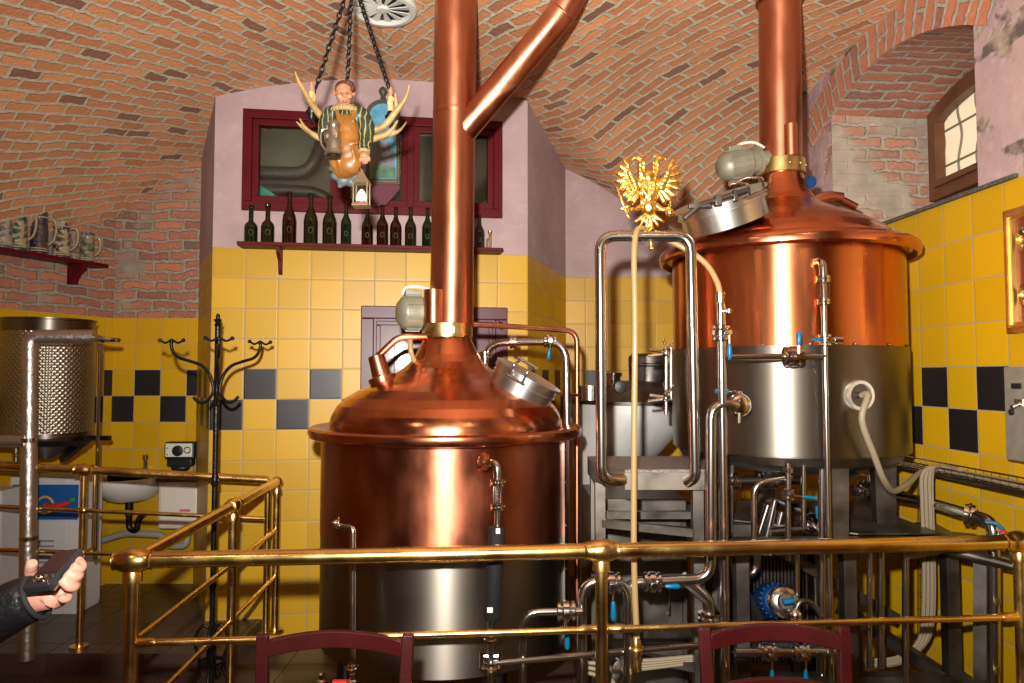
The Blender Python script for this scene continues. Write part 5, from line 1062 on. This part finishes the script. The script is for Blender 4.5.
for a in (math.radians(10), math.radians(100), math.radians(190), math.radians(280)):
    mb = MB(); mb.spline([rp(a, .012, .34), rp(a, .05, .36), rp(a, .085, .28), rp(a, .06, .16), rp(a, .09, .06), rp(a, .16, .02), rp(a, .20, .03), rp(a, .215, .012)], .0085, 10, 6); mb.build('foot', BLACKM, t)
mb = MB(); mb.torus((rx_, RY, .17), .065, .006); mb.build('ring', BLACKM, t)

# ================================================================== STAINLESS TANK ON THE LEFT
TX, TY = -2.985, 4.6
t = thing('stainless_tank', 'small dimple-jacketed stainless tank with conical bottom at the left edge', 'tank', (TX, TY, 1.1))
QS = NT('quilted_steel'); uvn = QS.n('ShaderNodeUVMap').outputs[0]; sp_ = QS.n('ShaderNodeSeparateXYZ'); QS.L.new(uvn, sp_.inputs[0])
hx_ = QS.math('SINE', QS.math('MULTIPLY', QS.math('ADD', sp_.outputs[0], sp_.outputs[1]), PI/.034)); hy_ = QS.math('SINE', QS.math('MULTIPLY', QS.math('SUBTRACT', sp_.outputs[0], sp_.outputs[1]), PI/.034))
QS.bump(QS.math('ABSOLUTE', QS.math('MULTIPLY', hx_, hy_)), .5, .007); QS.b.inputs['Base Color'].default_value = (.40, .35, .28, 1); QS.b.inputs['Metallic'].default_value = 1; QS.b.inputs['Roughness'].default_value = .36
zt0, zt1 = zat(436, TY), zat(322, TY)
mb = MB(); n_ = 64
for k in range(n_):
    a, b_ = 2*PI*k/n_, 2*PI*(k+1)/n_; P = [(TX+.266*math.cos(q), TY+.266*math.sin(q), z) for q, z in ((a, zt0+.03), (b_, zt0+.03), (b_, zt1-.07), (a, zt1-.07))]
    mb.add(P, [(0, 1, 2, 3)], True, [[(a*.287, 0), (b_*.287, 0), (b_*.287, .65), (a*.287, .65)]])
mb.build('dimple_jacket', QS.m, t)
mb = MB(); mb.lathe([(.02, zt0-.14), (.05, zt0-.14), (.26, zt0), (.263, zt0+.035), (.263, zt1), (.271, zt1+.004), (.271, zt1+.014), (.25, zt1+.014), (.25, zt1-.05), (.02, zt1-.05)], (TX, TY, 0), seg=64); mb.build('shell', STEEL, t)
mb = MB(); mb.bar((TX+.05, TY+.1, zt0-.16), (TX+.30, TY-.05, zt0-.01), .04, .04); mb.bar((TX-.30, TY-.2, zt0-.03), (TX+.36, TY-.2, zt0-.03), .04, .03); mb.bar((TX-.30, TY+.2, zt0-.03), (TX+.3, TY+.2, zt0-.03), .04, .03); mb.build('wall_bracket', BLACKM, t)
FOIL = mat('foil_insulation', (.55, .51, .46), .36, .95, bump=.4, bscale=30)
t = run('insulated_pipe', 'foil-wrapped vertical pipe with a top arm in front of the stainless tank', [at(94, 337, 4.28), at(30, 337, 4.2), at(27, 660, 4.1)], .044, FOIL, bend=.06)
for y in (440, 538):
    mb = MB(); mb.lathe([(.044, -.012), (.049, -.01), (.049, .01), (.044, .012)], at(28.8, y, 4.15 if y < 500 else 4.13), seg=28); mb.build('pipe_band', STEELP, t)
mb = MB(); mb.lathe([(.02, 0), (.075, .0), (.08, .012), (.075, .024), (.02, .028)], at(106, 342, 4.28), (0, 0, 1), 32); mb.tube([at(94, 337, 4.28), at(104, 340, 4.28)], .02, 12); mb.build('end_flange', STEELP, t)
run('thin_rod_pipe', 'thin vertical steel rod hanging under the end flange of the foil pipe', [at(100, 344, 4.28), at(95, 560, 4.5)], .0105, bend=0)
run('feed_pipe', 'short foil pipe entering from the left edge into the insulated pipe', [at(-25, 441, 4.1), at(26, 441, 4.14)], .035, FOIL, bend=0)
t = run('small_valve_pipe', 'small steel valve pipe beside foil pipe under the stainless tank', [at(16, 448, 4.25), at(16, 470, 4.25)], .014, bend=0, clamps=[(at(16, 455, 4.25), (0, 0, 1))])

# ================================================================== WHITE COOLING CABINETS
def cab(name, label, xr, Yf, depth, z0, z1, wdt, stripe):
    o = Vector((xr-wdt/2, Yf+depth/2, z0)); t = thing(name, label, 'cabinet', o); mb = MB(); mb.box((xr-wdt/2, Yf+depth/2, (z0+z1)/2), (wdt, depth, z1-z0)); mb.build('housing', mat('white_sheet_metal', (.62, .62, .62), .4), t, bevel=.006)
    mb = MB(); mb.box((xr-.0, Yf+depth/2, (z0+z1)/2), (.012, depth*.96, (z1-z0)*.95)); mb.box((xr-.09, Yf-.003, (z0+z1)/2), (.003, .006, z1-z0-.02)); mb.build('side_panel', MATS['white_sheet_metal'], t, bevel=.003)
    mb = MB()
    for (dx_, dz_) in ((-.13, .25), (-.13, .7), (-wdt+.1, .2), (-wdt+.1, .8)): mb.ell((xr+dx_, Yf-.002, z0+(z1-z0)*dz_), (.008, .004, .008), seg=8, rn=6)
    mb.build('screw', STEELD, t)
    if stripe:
        mb = MB(); mb.box((xr-.012-.22, Yf-.004, z1-.165), (.44, .006, .23)); st = mb.build('blue_band', mat('blue_print', (.01, .10, .36), .4), t)
        mb = MB(); cx_ = xr-.20; 
        mb.tube([(cx_-.03, Yf-.012, z1-.185), (cx_+.04, Yf-.012, z1-.20), (cx_+.11, Yf-.012, z1-.175), (cx_+.14, Yf-.012, z1-.165)], [.018, .030, .018, .005], 12); mb.build('red_emblem', mat('red_print', (.55, .03, .02), .4), t)
        mb = MB(); mb.torus((cx_-.03, Yf-.008, z1-.185), .055, .008, (0, 1, 0), 28, 8); mb.build('yellow_ring', mat('yellow_print', (.65, .42, .03), .4), t)
        mb = MB(); mb.ell((cx_+.15, Yf-.009, z1-.15), (.018, .006, .016)); mb.build('green_dot', mat('green_print', (.03, .30, .06), .4), t)
        mb = MB()
        for k in range(6): mb.box((xr-.23, Yf-.004, z1-.42-.035*k), (.13, .007, .010))
        mb.build('vent_slots', mat('vent_grey', (.25, .25, .25), .5), t)
    return t
cab('cooling_cabinet', 'white cooling cabinet with blue band and red emblem below stainless tank', xat(79, 550, 4.80), 4.80, .25, PL, zat(477, 4.8), .48, True)
cab('white_cabinet', 'plain white sheet metal cabinet at the left edge below foil pipe', -3.13, 4.42, .20, PL, .99, .25, False)

# ================================================================== WASHBASIN CORNER
WY = 5.5
def bw(px, py, off=0): return at(px, py, WY-off)
t = thing('washbasin', 'white wall-mounted washbasin on yellow tiles beyond the left railing', 'washbasin', bw(133, 500, .2))
bc = bw(133, 477.5, .02); mb = MB(); rings = []
hw, dp = .27, .36
for (k, dz_) in ((.45, -.165), (.62, -.145), (.82, -.09), (.95, -.04), (1.0, -.0), (1.0, .018), (.93, .018), (.86, -.02), (.6, -.10), (.15, -.12)):
    rings.append([bc+Vector((hw*k*math.cos(a), -dp*k*max(0, math.sin(a))-.0, dz_)) for a in [PI*i/28 for i in range(29)]]+[bc+Vector((hw*k*x, 0.0, dz_)) for x in (-.6, -.2, .2, .6)])
mb.ring_loft(rings, True); mb.build('basin', WHITE, t)
mb = MB(); mb.tube([bc+Vector((.04, -.12, -.16)), bc+Vector((.04, -.12, -.26))], .028, 16); mb.tube([bc+Vector((.04, -.12, -.26)), bc+Vector((.04, -.12, -.36)), bc+Vector((.10, -.12, -.38)), bc+Vector((.11, -.12, -.28)), bc+Vector((.11, -.02, -.27))], .021, 14, .05); mb.build('siphon', BLACKM, t)
t = thing('wall_tap', 'small chrome wall tap above the washbasin', 'tap', bw(149, 468, .05))
mb = MB(); q = bw(149, 468, 0); mb.tube([q, q+Vector((0, -.05, 0)), q+Vector((0, -.055, .07))], .017, 12, .02); mb.tube([q+Vector((0, -.05, .0)), q+Vector((-.06, -.10, .0)), q+Vector((-.06, -.10, -.02))], .010, 10, .02); mb.build('body', CHROME, t)
mb = MB(); mb.lathe([(.02, 0), (.024, .005), (.024, .035), (.015, .04)], q+Vector((0, -.055, .07)), seg=14); mb.build('knob', CHROME, t)
run('waste_pipe', 'grey plastic waste pipe with double bend under the white dispenser', [bw(100, 541, .1), bw(125, 533, .1), bw(163, 535, .1), bw(168, 546, .1), bw(186, 546, .1), bw(188, 534, .08)], .026, PLAST, bend=.06)
t = thing('white_dispenser_box', 'white rounded appliance box on wall right of the washbasin', 'dispenser', bw(183, 527, .1))
c = bw(183, 503, .09); mb = MB(); mb.box((c.x, c.y, c.z), (.305, .16, .36)); mb.build('housing', WHITEP, t, bevel=.025)
mb = MB(); mb.box((c.x, c.y-.0, c.z+.185), (.33, .18, .03)); mb.build('lid', mat('dark_lid', (.08, .05, .03), .4), t, bevel=.006)
mb = MB(); 
for k in range(6): mb.box((c.x+.02+k*.013, c.y-.081, c.z-.04), (.009, .004, .018))
mb.build('red_lettering', mat('red_print2', (.5, .05, .04), .5), t)
t = thing('wall_control_unit', 'small white control unit with a black dial on wall above dispenser', 'control unit', bw(182, 468, .1))
c = bw(182, 450, .06); mb = MB(); mb.box(c, (.225, .10, .125)); mb.build('case', BLACK, t, bevel=.012)
mb = MB(); mb.box(c+Vector((0, -.052, .004)), (.20, .006, .10)); fp = mb.build('face_plate', WHITE, t, bevel=.004)
mb = MB(); mb.lathe([(.040, 0), (.040, .012), (.030, .016), (.0, .018)], c+Vector((-.005, -.055, .0)), (0, -1, 0), 24); mb.box(c+Vector((-.005, -.077, 0)), (.012, .012, .07)); mb.build('dial', BLACK, fp)
mb = MB(); mb.torus(c+Vector((.065, -.057, .005)), .022, .004, (0, 1, 0)); mb.build('gauge', STEELD, fp)
mb = MB(); mb.ell(c+Vector((-.085, -.056, .02)), (.006, .004, .006), seg=8, rn=6); mb.build('green_lamp', mat('green_dot', (.02, .3, .08), .4), fp); mb = MB(); mb.ell(c+Vector((-.085, -.056, -.03)), (.006, .004, .006), seg=8, rn=6); mb.build('red_lamp', mat('red_dot', (.5, .02, .02), .4), fp)
mb = MB(); mb.box(c+Vector((0, -.0, -.09)), (.19, .09, .06)); mb.ell(c+Vector((0, -.02, -.13)), (.07, .05, .03)); mb.build('spout_block', BLACK, t, bevel=.01)
mb = MB(); mb.cyl(bw(196, 455, .02), bw(196, 478, .02), .02, seg=14)
tag(mb.build('grey_wall_conduit', PLAST), 'short grey conduit right beside the wall control unit', 'conduit')

# ================================================================== RIGHT WALL: GAUGE BOARD AND CONTROL BOX
def rr_(px, py, off=0):
    u, z = on_wall(px, py, (rwx(2)-off, 2.0), (rwx(6)-off, 6.0)); w_ = Vector((rwx(6)-rwx(2), 4, 0)).normalized(); return Vector((rwx(2)-off, 2, 0))+w_*u+Vector((0, 0, z))
wr = Vector((rwx(2)-rwx(6), -4, 0)).normalized(); nr = Vector((-wr.y, wr.x, 0)); nr = nr if nr.x < 0 else -nr      # wr towards the camera, nr into the room
def rbox(mb, p, u0, u1, z0, z1, o0, o1):
    P = [Vector((p.x, p.y, 0))+wr*u+nr*o+Vector((0, 0, z)) for u in (u0, u1) for z in (z0, z1) for o in (o0, o1)]
    return mb.add(P, [(0, 1, 3, 2), (4, 6, 7, 5), (0, 4, 5, 1), (2, 3, 7, 6), (0, 2, 6, 4), (1, 5, 7, 3)])
ga = rr_(1003, 207, .03); gb = rr_(1003, 334, .03); gz1, gz0 = ga.z-.02, gb.z
GO = Vector((ga.x, ga.y, 0))-nr*.03
t = thing('gauge_board', 'gilt-framed dark red board with round gauges on right wall', 'gauge board', GO+wr*.2+Vector((0, 0, gz0)))
mb = MB()
GW = .38
for (a_, b_, c_, d_) in ((0, GW, gz0, gz0+.045), (0, GW, gz1-.045, gz1), (0, .045, gz0, gz1), (GW-.045, GW, gz0, gz1)): rbox(mb, GO, a_, b_, c_, d_, 0, .035)
for (a_, b_, c_, d_) in ((.02, GW-.02, gz0+.02, gz0+.035), (.02, GW-.02, gz1-.035, gz1-.02), (.02, .034, gz0+.03, gz1-.03), (GW-.034, GW-.02, gz0+.03, gz1-.03)): rbox(mb, GO, a_, b_, c_, d_, .03, .045)
mb.build('frame', GOLDF, t, bevel=.004)
mb = MB(); rbox(mb, GO, .04, GW-.04, gz0+.04, gz1-.04, .004, .014); mb.build('panel', mat('dark_red_panel', (.16, .03, .015), .35), t)
for (u_, zz_) in ((.125, zat(243, 3.03)), (.125, zat(297, 3.03))):
    c = GO+wr*u_+nr*.014+Vector((0, 0, zz_)); mb = MB(); mb.lathe([(.0, .0), (.052, 0), (.055, .004), (.055, .022), (.048, .024), (.047, .012)], c, nr, 36); g = mb.build('gauge', BRASSB, t)
    mb = MB(); mb.cyl(c+nr*.008, c+nr*.012, .047, seg=32); mb.build('dial', mat('black_dial', (.02, .02, .02), .35), g)
    mb = MB()
    for k in range(9): a = math.radians(-40+k*32.5); e_ = wr*math.cos(a)+Vector((0, 0, 1))*math.sin(a); mb.bar(c+nr*.0135+e_*.034, c+nr*.0135+e_*.043, .003, .002)
    mb.build('scale_marks', WHITE, g)
    mb = MB(); mb.bar(c+nr*.015-wr*.010, c+nr*.015+wr*-.036+Vector((0, 0, .01)), .006, .002); mb.build('red_needle', mat('red_needle', (.6, .03, .02), .4), g)
ba = rr_(1003, 367, .10); bb = rr_(1003, 459, .10); BO = Vector((ba.x, ba.y, 0))-nr*.10
t = thing('control_box', 'brushed steel control box with key switch on tiles under the gauge board', 'control box', BO+wr*.2+Vector((0, 0, bb.z)))
mb = MB(); rbox(mb, BO, 0, .40, bb.z, ba.z, 0, .10); mb.build('housing', mat('control_box_steel', (.36, .33, .27), .45, .5, var=.1, vscale=30), t, bevel=.006)
c1 = BO+wr*.0+nr*.10; mb = MB(); P0_ = rr_(1015, 386, .10)
for (px, py, w_, h_) in ((1017, 386, .05, .022),): p = rr_(px, py, .10); rbox(mb, p, -w_/2, w_/2, p.z-h_/2, p.z+h_/2, 0, .006)
mb.build('display', BLACK, t)
p = rr_(1012, 412, .10); mb = MB(); mb.lathe([(.014, 0), (.014, .006), (.006, .012), (.0, .012)], p, nr, 16); mb.build('key_switch', BLACK, t)
p = rr_(1021, 404, .10); mb = MB(); rbox(mb, p, -.022, .022, p.z-.008, p.z+.02, 0, .012); mb.cyl(p+nr*.01, p+nr*.04+Vector((0, 0, -.012)), .008, seg=10); mb.build('rotary_switch', CHROME, t)

# ================================================================== CHAIRS IN FRONT
def chair(px0, px1, ptop, Yb, label, rz=0):
    xl, xr_ = xat(px0, ptop, Yb), xat(px1, ptop, Yb); zt_c = zat(ptop, Yb); w_ = xr_-xl; cx_ = (xl+xr_)/2
    R = Matrix.Rotation(rz, 3, 'Z'); O = Vector((cx_, Yb, 0)); f = lambda x, y, z: O+R@Vector((x, y, z))
    t = thing('dining_chair', label, 'chair', (cx_, Yb-.2, 0), 'maroon wooden chairs before the railing'); h = w_/2
    for s_ in (-1, 1):
        mb = MB(); q = [(s_*(h-.014), .0, zt_c), (s_*(h-.022), -.02, .72), (s_*(h-.032), -.05, .45), (s_*(h-.025), .02, 0)]
        rings = []
        for (x, y, z), (hw_, hd_) in zip(q, ((.017, .012), (.019, .015), (.02, .018), (.016, .016))): rings.append([f(x-hw_, y-hd_, z), f(x+hw_, y-hd_, z), f(x+hw_, y+hd_, z), f(x-hw_, y+hd_, z)])
        mb.ring_loft(rings, False); mb.build('back_post', MAROOND, t, bevel=.004)
        mb = MB(); mb.tube([f(s_*(h-.03), -.44, 0), f(s_*(h-.03), -.42, .44)], [.014, .02], 12); mb.build('leg', MAROOND, t)
    for (zb, hh, arch, nm) in ((zt_c-.062, .048, .020, 'crest_rail'), (zt_c-.205, .04, .02, 'back_slat'), (zt_c-.33, .04, .012, 'back_slat')):
        mb = MB(); rings = []; n_ = 14
        for k in range(n_+1):
            s_ = -1+2*k/n_; x = s_*(h-.03); y = .022*(1-s_*s_)-.005-.02*(zt_c-zb)/.3; za = zb+arch*(1-s_*s_); rings.append([f(x, y-.010, za), f(x, y+.010, za), f(x, y+.010, za+hh), f(x, y-.010, za+hh)])
        mb.ring_loft(rings, True); mb.build(nm, MAROOND, t, bevel=.003)
    mb = MB(); mb.prism([f(-h+.01, -.03, .44), f(h-.01, -.03, .44), f(h+.0, -.46, .44), f(-h-.0, -.46, .44)], (0, 0, .028)); mb.build('seat', MAROOND, t, bevel=.01)
    for s_ in (-1, 1): mb = MB(); mb.cyl(f(s_*(h-.03), -.43, .2), f(s_*(h-.03), .0, .22), .009, seg=10); mb.build('stretcher', MAROOND, t)
chair(258, 413, 634, 2.12, 'dark maroon wooden chair at bottom left, back towards the front kettle')
chair(699, 848, 627, 2.12, 'reddish maroon wooden chair at bottom right before the pump')

# ================================================================== PERSON AT THE LEFT EDGE WITH A COMPACT CAMERA
HYd = 1.30
def hp(px, py, d=0): return at(px, py, HYd+d)
t = thing('person', 'person at left edge in black jacket, holding out a compact camera', 'person', (-1.42, 1.12, 0))
mb = MB()   # wrist, palm and five fingers: one surface
wr_ = hp(36, 606, .0); palm = hp(55, 590, .015)
mb.tube([hp(32, 600, .0), hp(40, 597, .0), hp(47, 595, .01)], [.024, .025, .027], 16)
mb.ell(palm, (.030, .022, .034)); mb.ell(hp(50, 594, .012), (.028, .024, .028)); mb.ell(hp(62, 584, .03), (.022, .018, .026)); mb.tube([hp(50, 598, .0), hp(58, 592, .0)], [.024, .018], 12)
fing = [([(66, 574, .045), (75, 561, .035), (81.5, 565.5, .01), (79, 569, -.006), (72, 566, -.018)], .0092), ([(66, 579, .04), (76, 569, .03), (78.5, 575, .002), (74, 577, -.012), (66, 572, -.02)], .0095),
        ([(63, 586, .035), (73, 581, .022), (74.5, 586.5, -.004), (69, 586.5, -.018), (61, 579, -.024)], .0092), ([(60, 592, .02), (67, 593.5, .010), (67.5, 598, -.006), (63, 599, -.014), (60, 596, -.018)], .0078)]
for pts, r in fing: mb.spline([hp(*p) for p in pts], [r*1.08, r*1.08, r, r*.95, r*.82], 12, 5)
mb.spline([hp(44, 596, .02), hp(36, 586, .04), hp(31, 573, .035), hp(31.5, 566, .025), hp(33, 562, .02)], [.017, .0135, .0105, .0105, .0085], 12, 5)
mb.build('hand', SKIN, t, remesh=.0026, smooth_it=3)
# body in jacket: one continuous surface
sh = Vector((-1.24, 1.14, 1.42)); el = Vector((-1.16, 1.22, 1.13))
def body_part(name, m, blobs, vox): 
    mb = MB()
    for b_ in blobs:
        if b_[0] == 'e': mb.ell(*b_[1:])
        else: mb.spline(b_[1], b_[2], 16, 5)
    return mb.build(name, m, t, remesh=vox, smooth_it=3)
bx0, by0 = -1.47, 1.08
body_part('jacket', JACKET, [('e', (bx0, by0, 1.30), (.20, .14, .20)), ('e', (bx0, by0, 1.08), (.175, .13, .20)), ('e', (bx0, by0, .93), (.18, .14, .10)), ('e', (bx0, by0, 1.42), (.17, .10, .08)), ('s', [(bx0, by0, 1.40), (bx0, by0, 1.50)], [.085, .065]),
    ('s', [sh+Vector((-.05, -.02, 0)), sh.lerp(el, .5), el, el.lerp(hp(20, 605), .5), hp(12, 607), hp(36, 598, .0)], [.075, .062, .055, .050, .046, .040]),
    ('s', [(bx0-.18, by0, 1.42), (bx0-.24, by0, 1.2), (bx0-.24, by0+.06, 1.02), (bx0-.16, by0+.14, .90)], [.075, .06, .05, .04])], .008)
body_part('trousers', TROUSER, [('e', (bx0, by0, .90), (.17, .13, .12)), ('s', [(bx0-.09, by0, .88), (bx0-.10, by0+.01, .48), (bx0-.10, by0-.01, .08)], [.09, .065, .052]), ('s', [(bx0+.09, by0, .88), (bx0+.09, by0+.02, .48), (bx0+.09, by0, .08)], [.09, .065, .052])], .01)
mb = MB()
for s_ in (-1, 1): mb.ell((bx0+s_*.095, by0+.05, .045), (.045, .13, .045))
mb.build('shoes', BLACK, t, remesh=.008)
hc = Vector((bx0+.01, by0+.03, 1.66)); mb = MB(); mb.ell(hc, (.072, .092, .11)); mb.ell(hc+Vector((0, .03, -.06)), (.055, .06, .055)); mb.cyl(hc+Vector((0, -.02, -.07)), hc+Vector((0, -.03, -.2)), .052); mb.ell(hc+Vector((0, .095, -.015)), (.014, .02, .018)); mb.ell(hc+Vector((.072, 0, -.01)), (.01, .018, .03)); mb.ell(hc+Vector((-.072, 0, -.01)), (.01, .018, .03)); mb.ell(hc+Vector((0, .085, -.05)), (.024, .012, .009)); mb.build('head', SKIN, t, remesh=.005, smooth_it=2)
mb = MB(); mb.ell(hc+Vector((0, -.012, .035)), (.083, .098, .095)); mb.ell(hc+Vector((0, -.04, -.02)), (.078, .07, .09)); mb.build('hair', HAIR, t, remesh=.006)
mb = MB()
for s_ in (-1, 1): mb.ell(hc+Vector((s_*.03, .083, .002)), (.011, .008, .007), seg=10, rn=6)
mb.build('eyes', mat('eye_white', (.7, .7, .7), .3), t)
# ribbed cuff at the sleeve end
mb = MB(); cdir = (hp(38, 600, .005)-hp(22, 608)).normalized(); mb.torus(hp(36.5, 597.8, .0), .038, .0045, cdir, 28, 8); mb.build('cuff', mat('black_ribbed_cuff', (.02, .02, .022), .7), t)
# the camera
cc = [hp(26, 578, -.02), hp(50, 585, -.055), hp(76, 556, .01), hp(54, 549, .05)]
O_ = (cc[0]+cc[1]+cc[2]+cc[3])/4; ex_ = (cc[2]-cc[1]).normalized(); ey_ = (cc[1]-cc[0]); ey_ = (ey_-ex_*ey_.dot(ex_)).normalized(); ez_ = ex_.cross(ey_); ez_ = -ez_ if ez_.z < 0 else ez_
Mc = Matrix((ex_, ey_, ez_)).transposed(); Lc = .094; Wc = .056
t = thing('compact_camera', 'black compact digital camera with rear screen in the outstretched hand', 'camera', O_)
O2 = O_-ez_*.010
mb = MB(); mb.box(O2, (Lc, Wc, .018), M=Mc); mb.build('body', mat('camera_dark', (.03, .03, .032), .25, .3), t, bevel=.005)
mb = MB(); mb.box(O2-ez_*.009, (Lc*.98, Wc*.98, .006), M=Mc); mb.build('silver_band', STEELP, t, bevel=.002)
mb = MB(); mb.box(O2+ez_*.0095+ex_*.014, (.058, .044, .002), M=Mc); mb.build('screen', mat('lcd_glass', (.03, .015, .015), .1, coat=.8), t)
mb = MB(); mb.lathe([(.009, 0), (.009, .003), (.006, .004), (.005, .0025), (.0, .0025)], O2+ez_*.009-ex_*.031+ey_*.004, ez_, 20)
for a_, b_ in ((-.031, -.014), (-.038, .018), (-.024, .018), (-.022, -.016)): mb.lathe([(.003, 0), (.003, .002), (.0, .0025)], O2+ez_*.009+ex_*a_+ey_*b_, ez_, 12)
mb.build('buttons', CHROME, t)
mb = MB(); mb.lathe([(.02, 0), (.02, .012), (.016, .014), (.0, .013)], O2-ez_*.010+ex_*.015, -ez_, 28); mb.build('lens', CHROME, t)

# small fittings on the floor pipe seen through the left chair
t = run('foot_manifold', 'low pipe with small fittings and red grip at kettle foot behind left chair', [at(285, 694, 2.95), at(372, 694, 2.88)], .014, bend=0, clamps=[(at(300, 692, 2.94), (1, 0, 0))])
for px, m_ in ((322, CHROME), (352, CHROME)): mb = MB(); mb.lathe([(.014, -.02), (.014, .02), (.02, .022), (.02, .045), (.012, .05), (.012, .07), (.0, .072)], at(px, 692, 2.9), seg=16); mb.build('fitting', m_, t)
mb = MB(); mb.tube([at(333, 683, 2.88), at(347, 683, 2.88)], .014, 12); mb.build('red_grip', mat('red_plastic', (.5, .02, .02), .35), t)
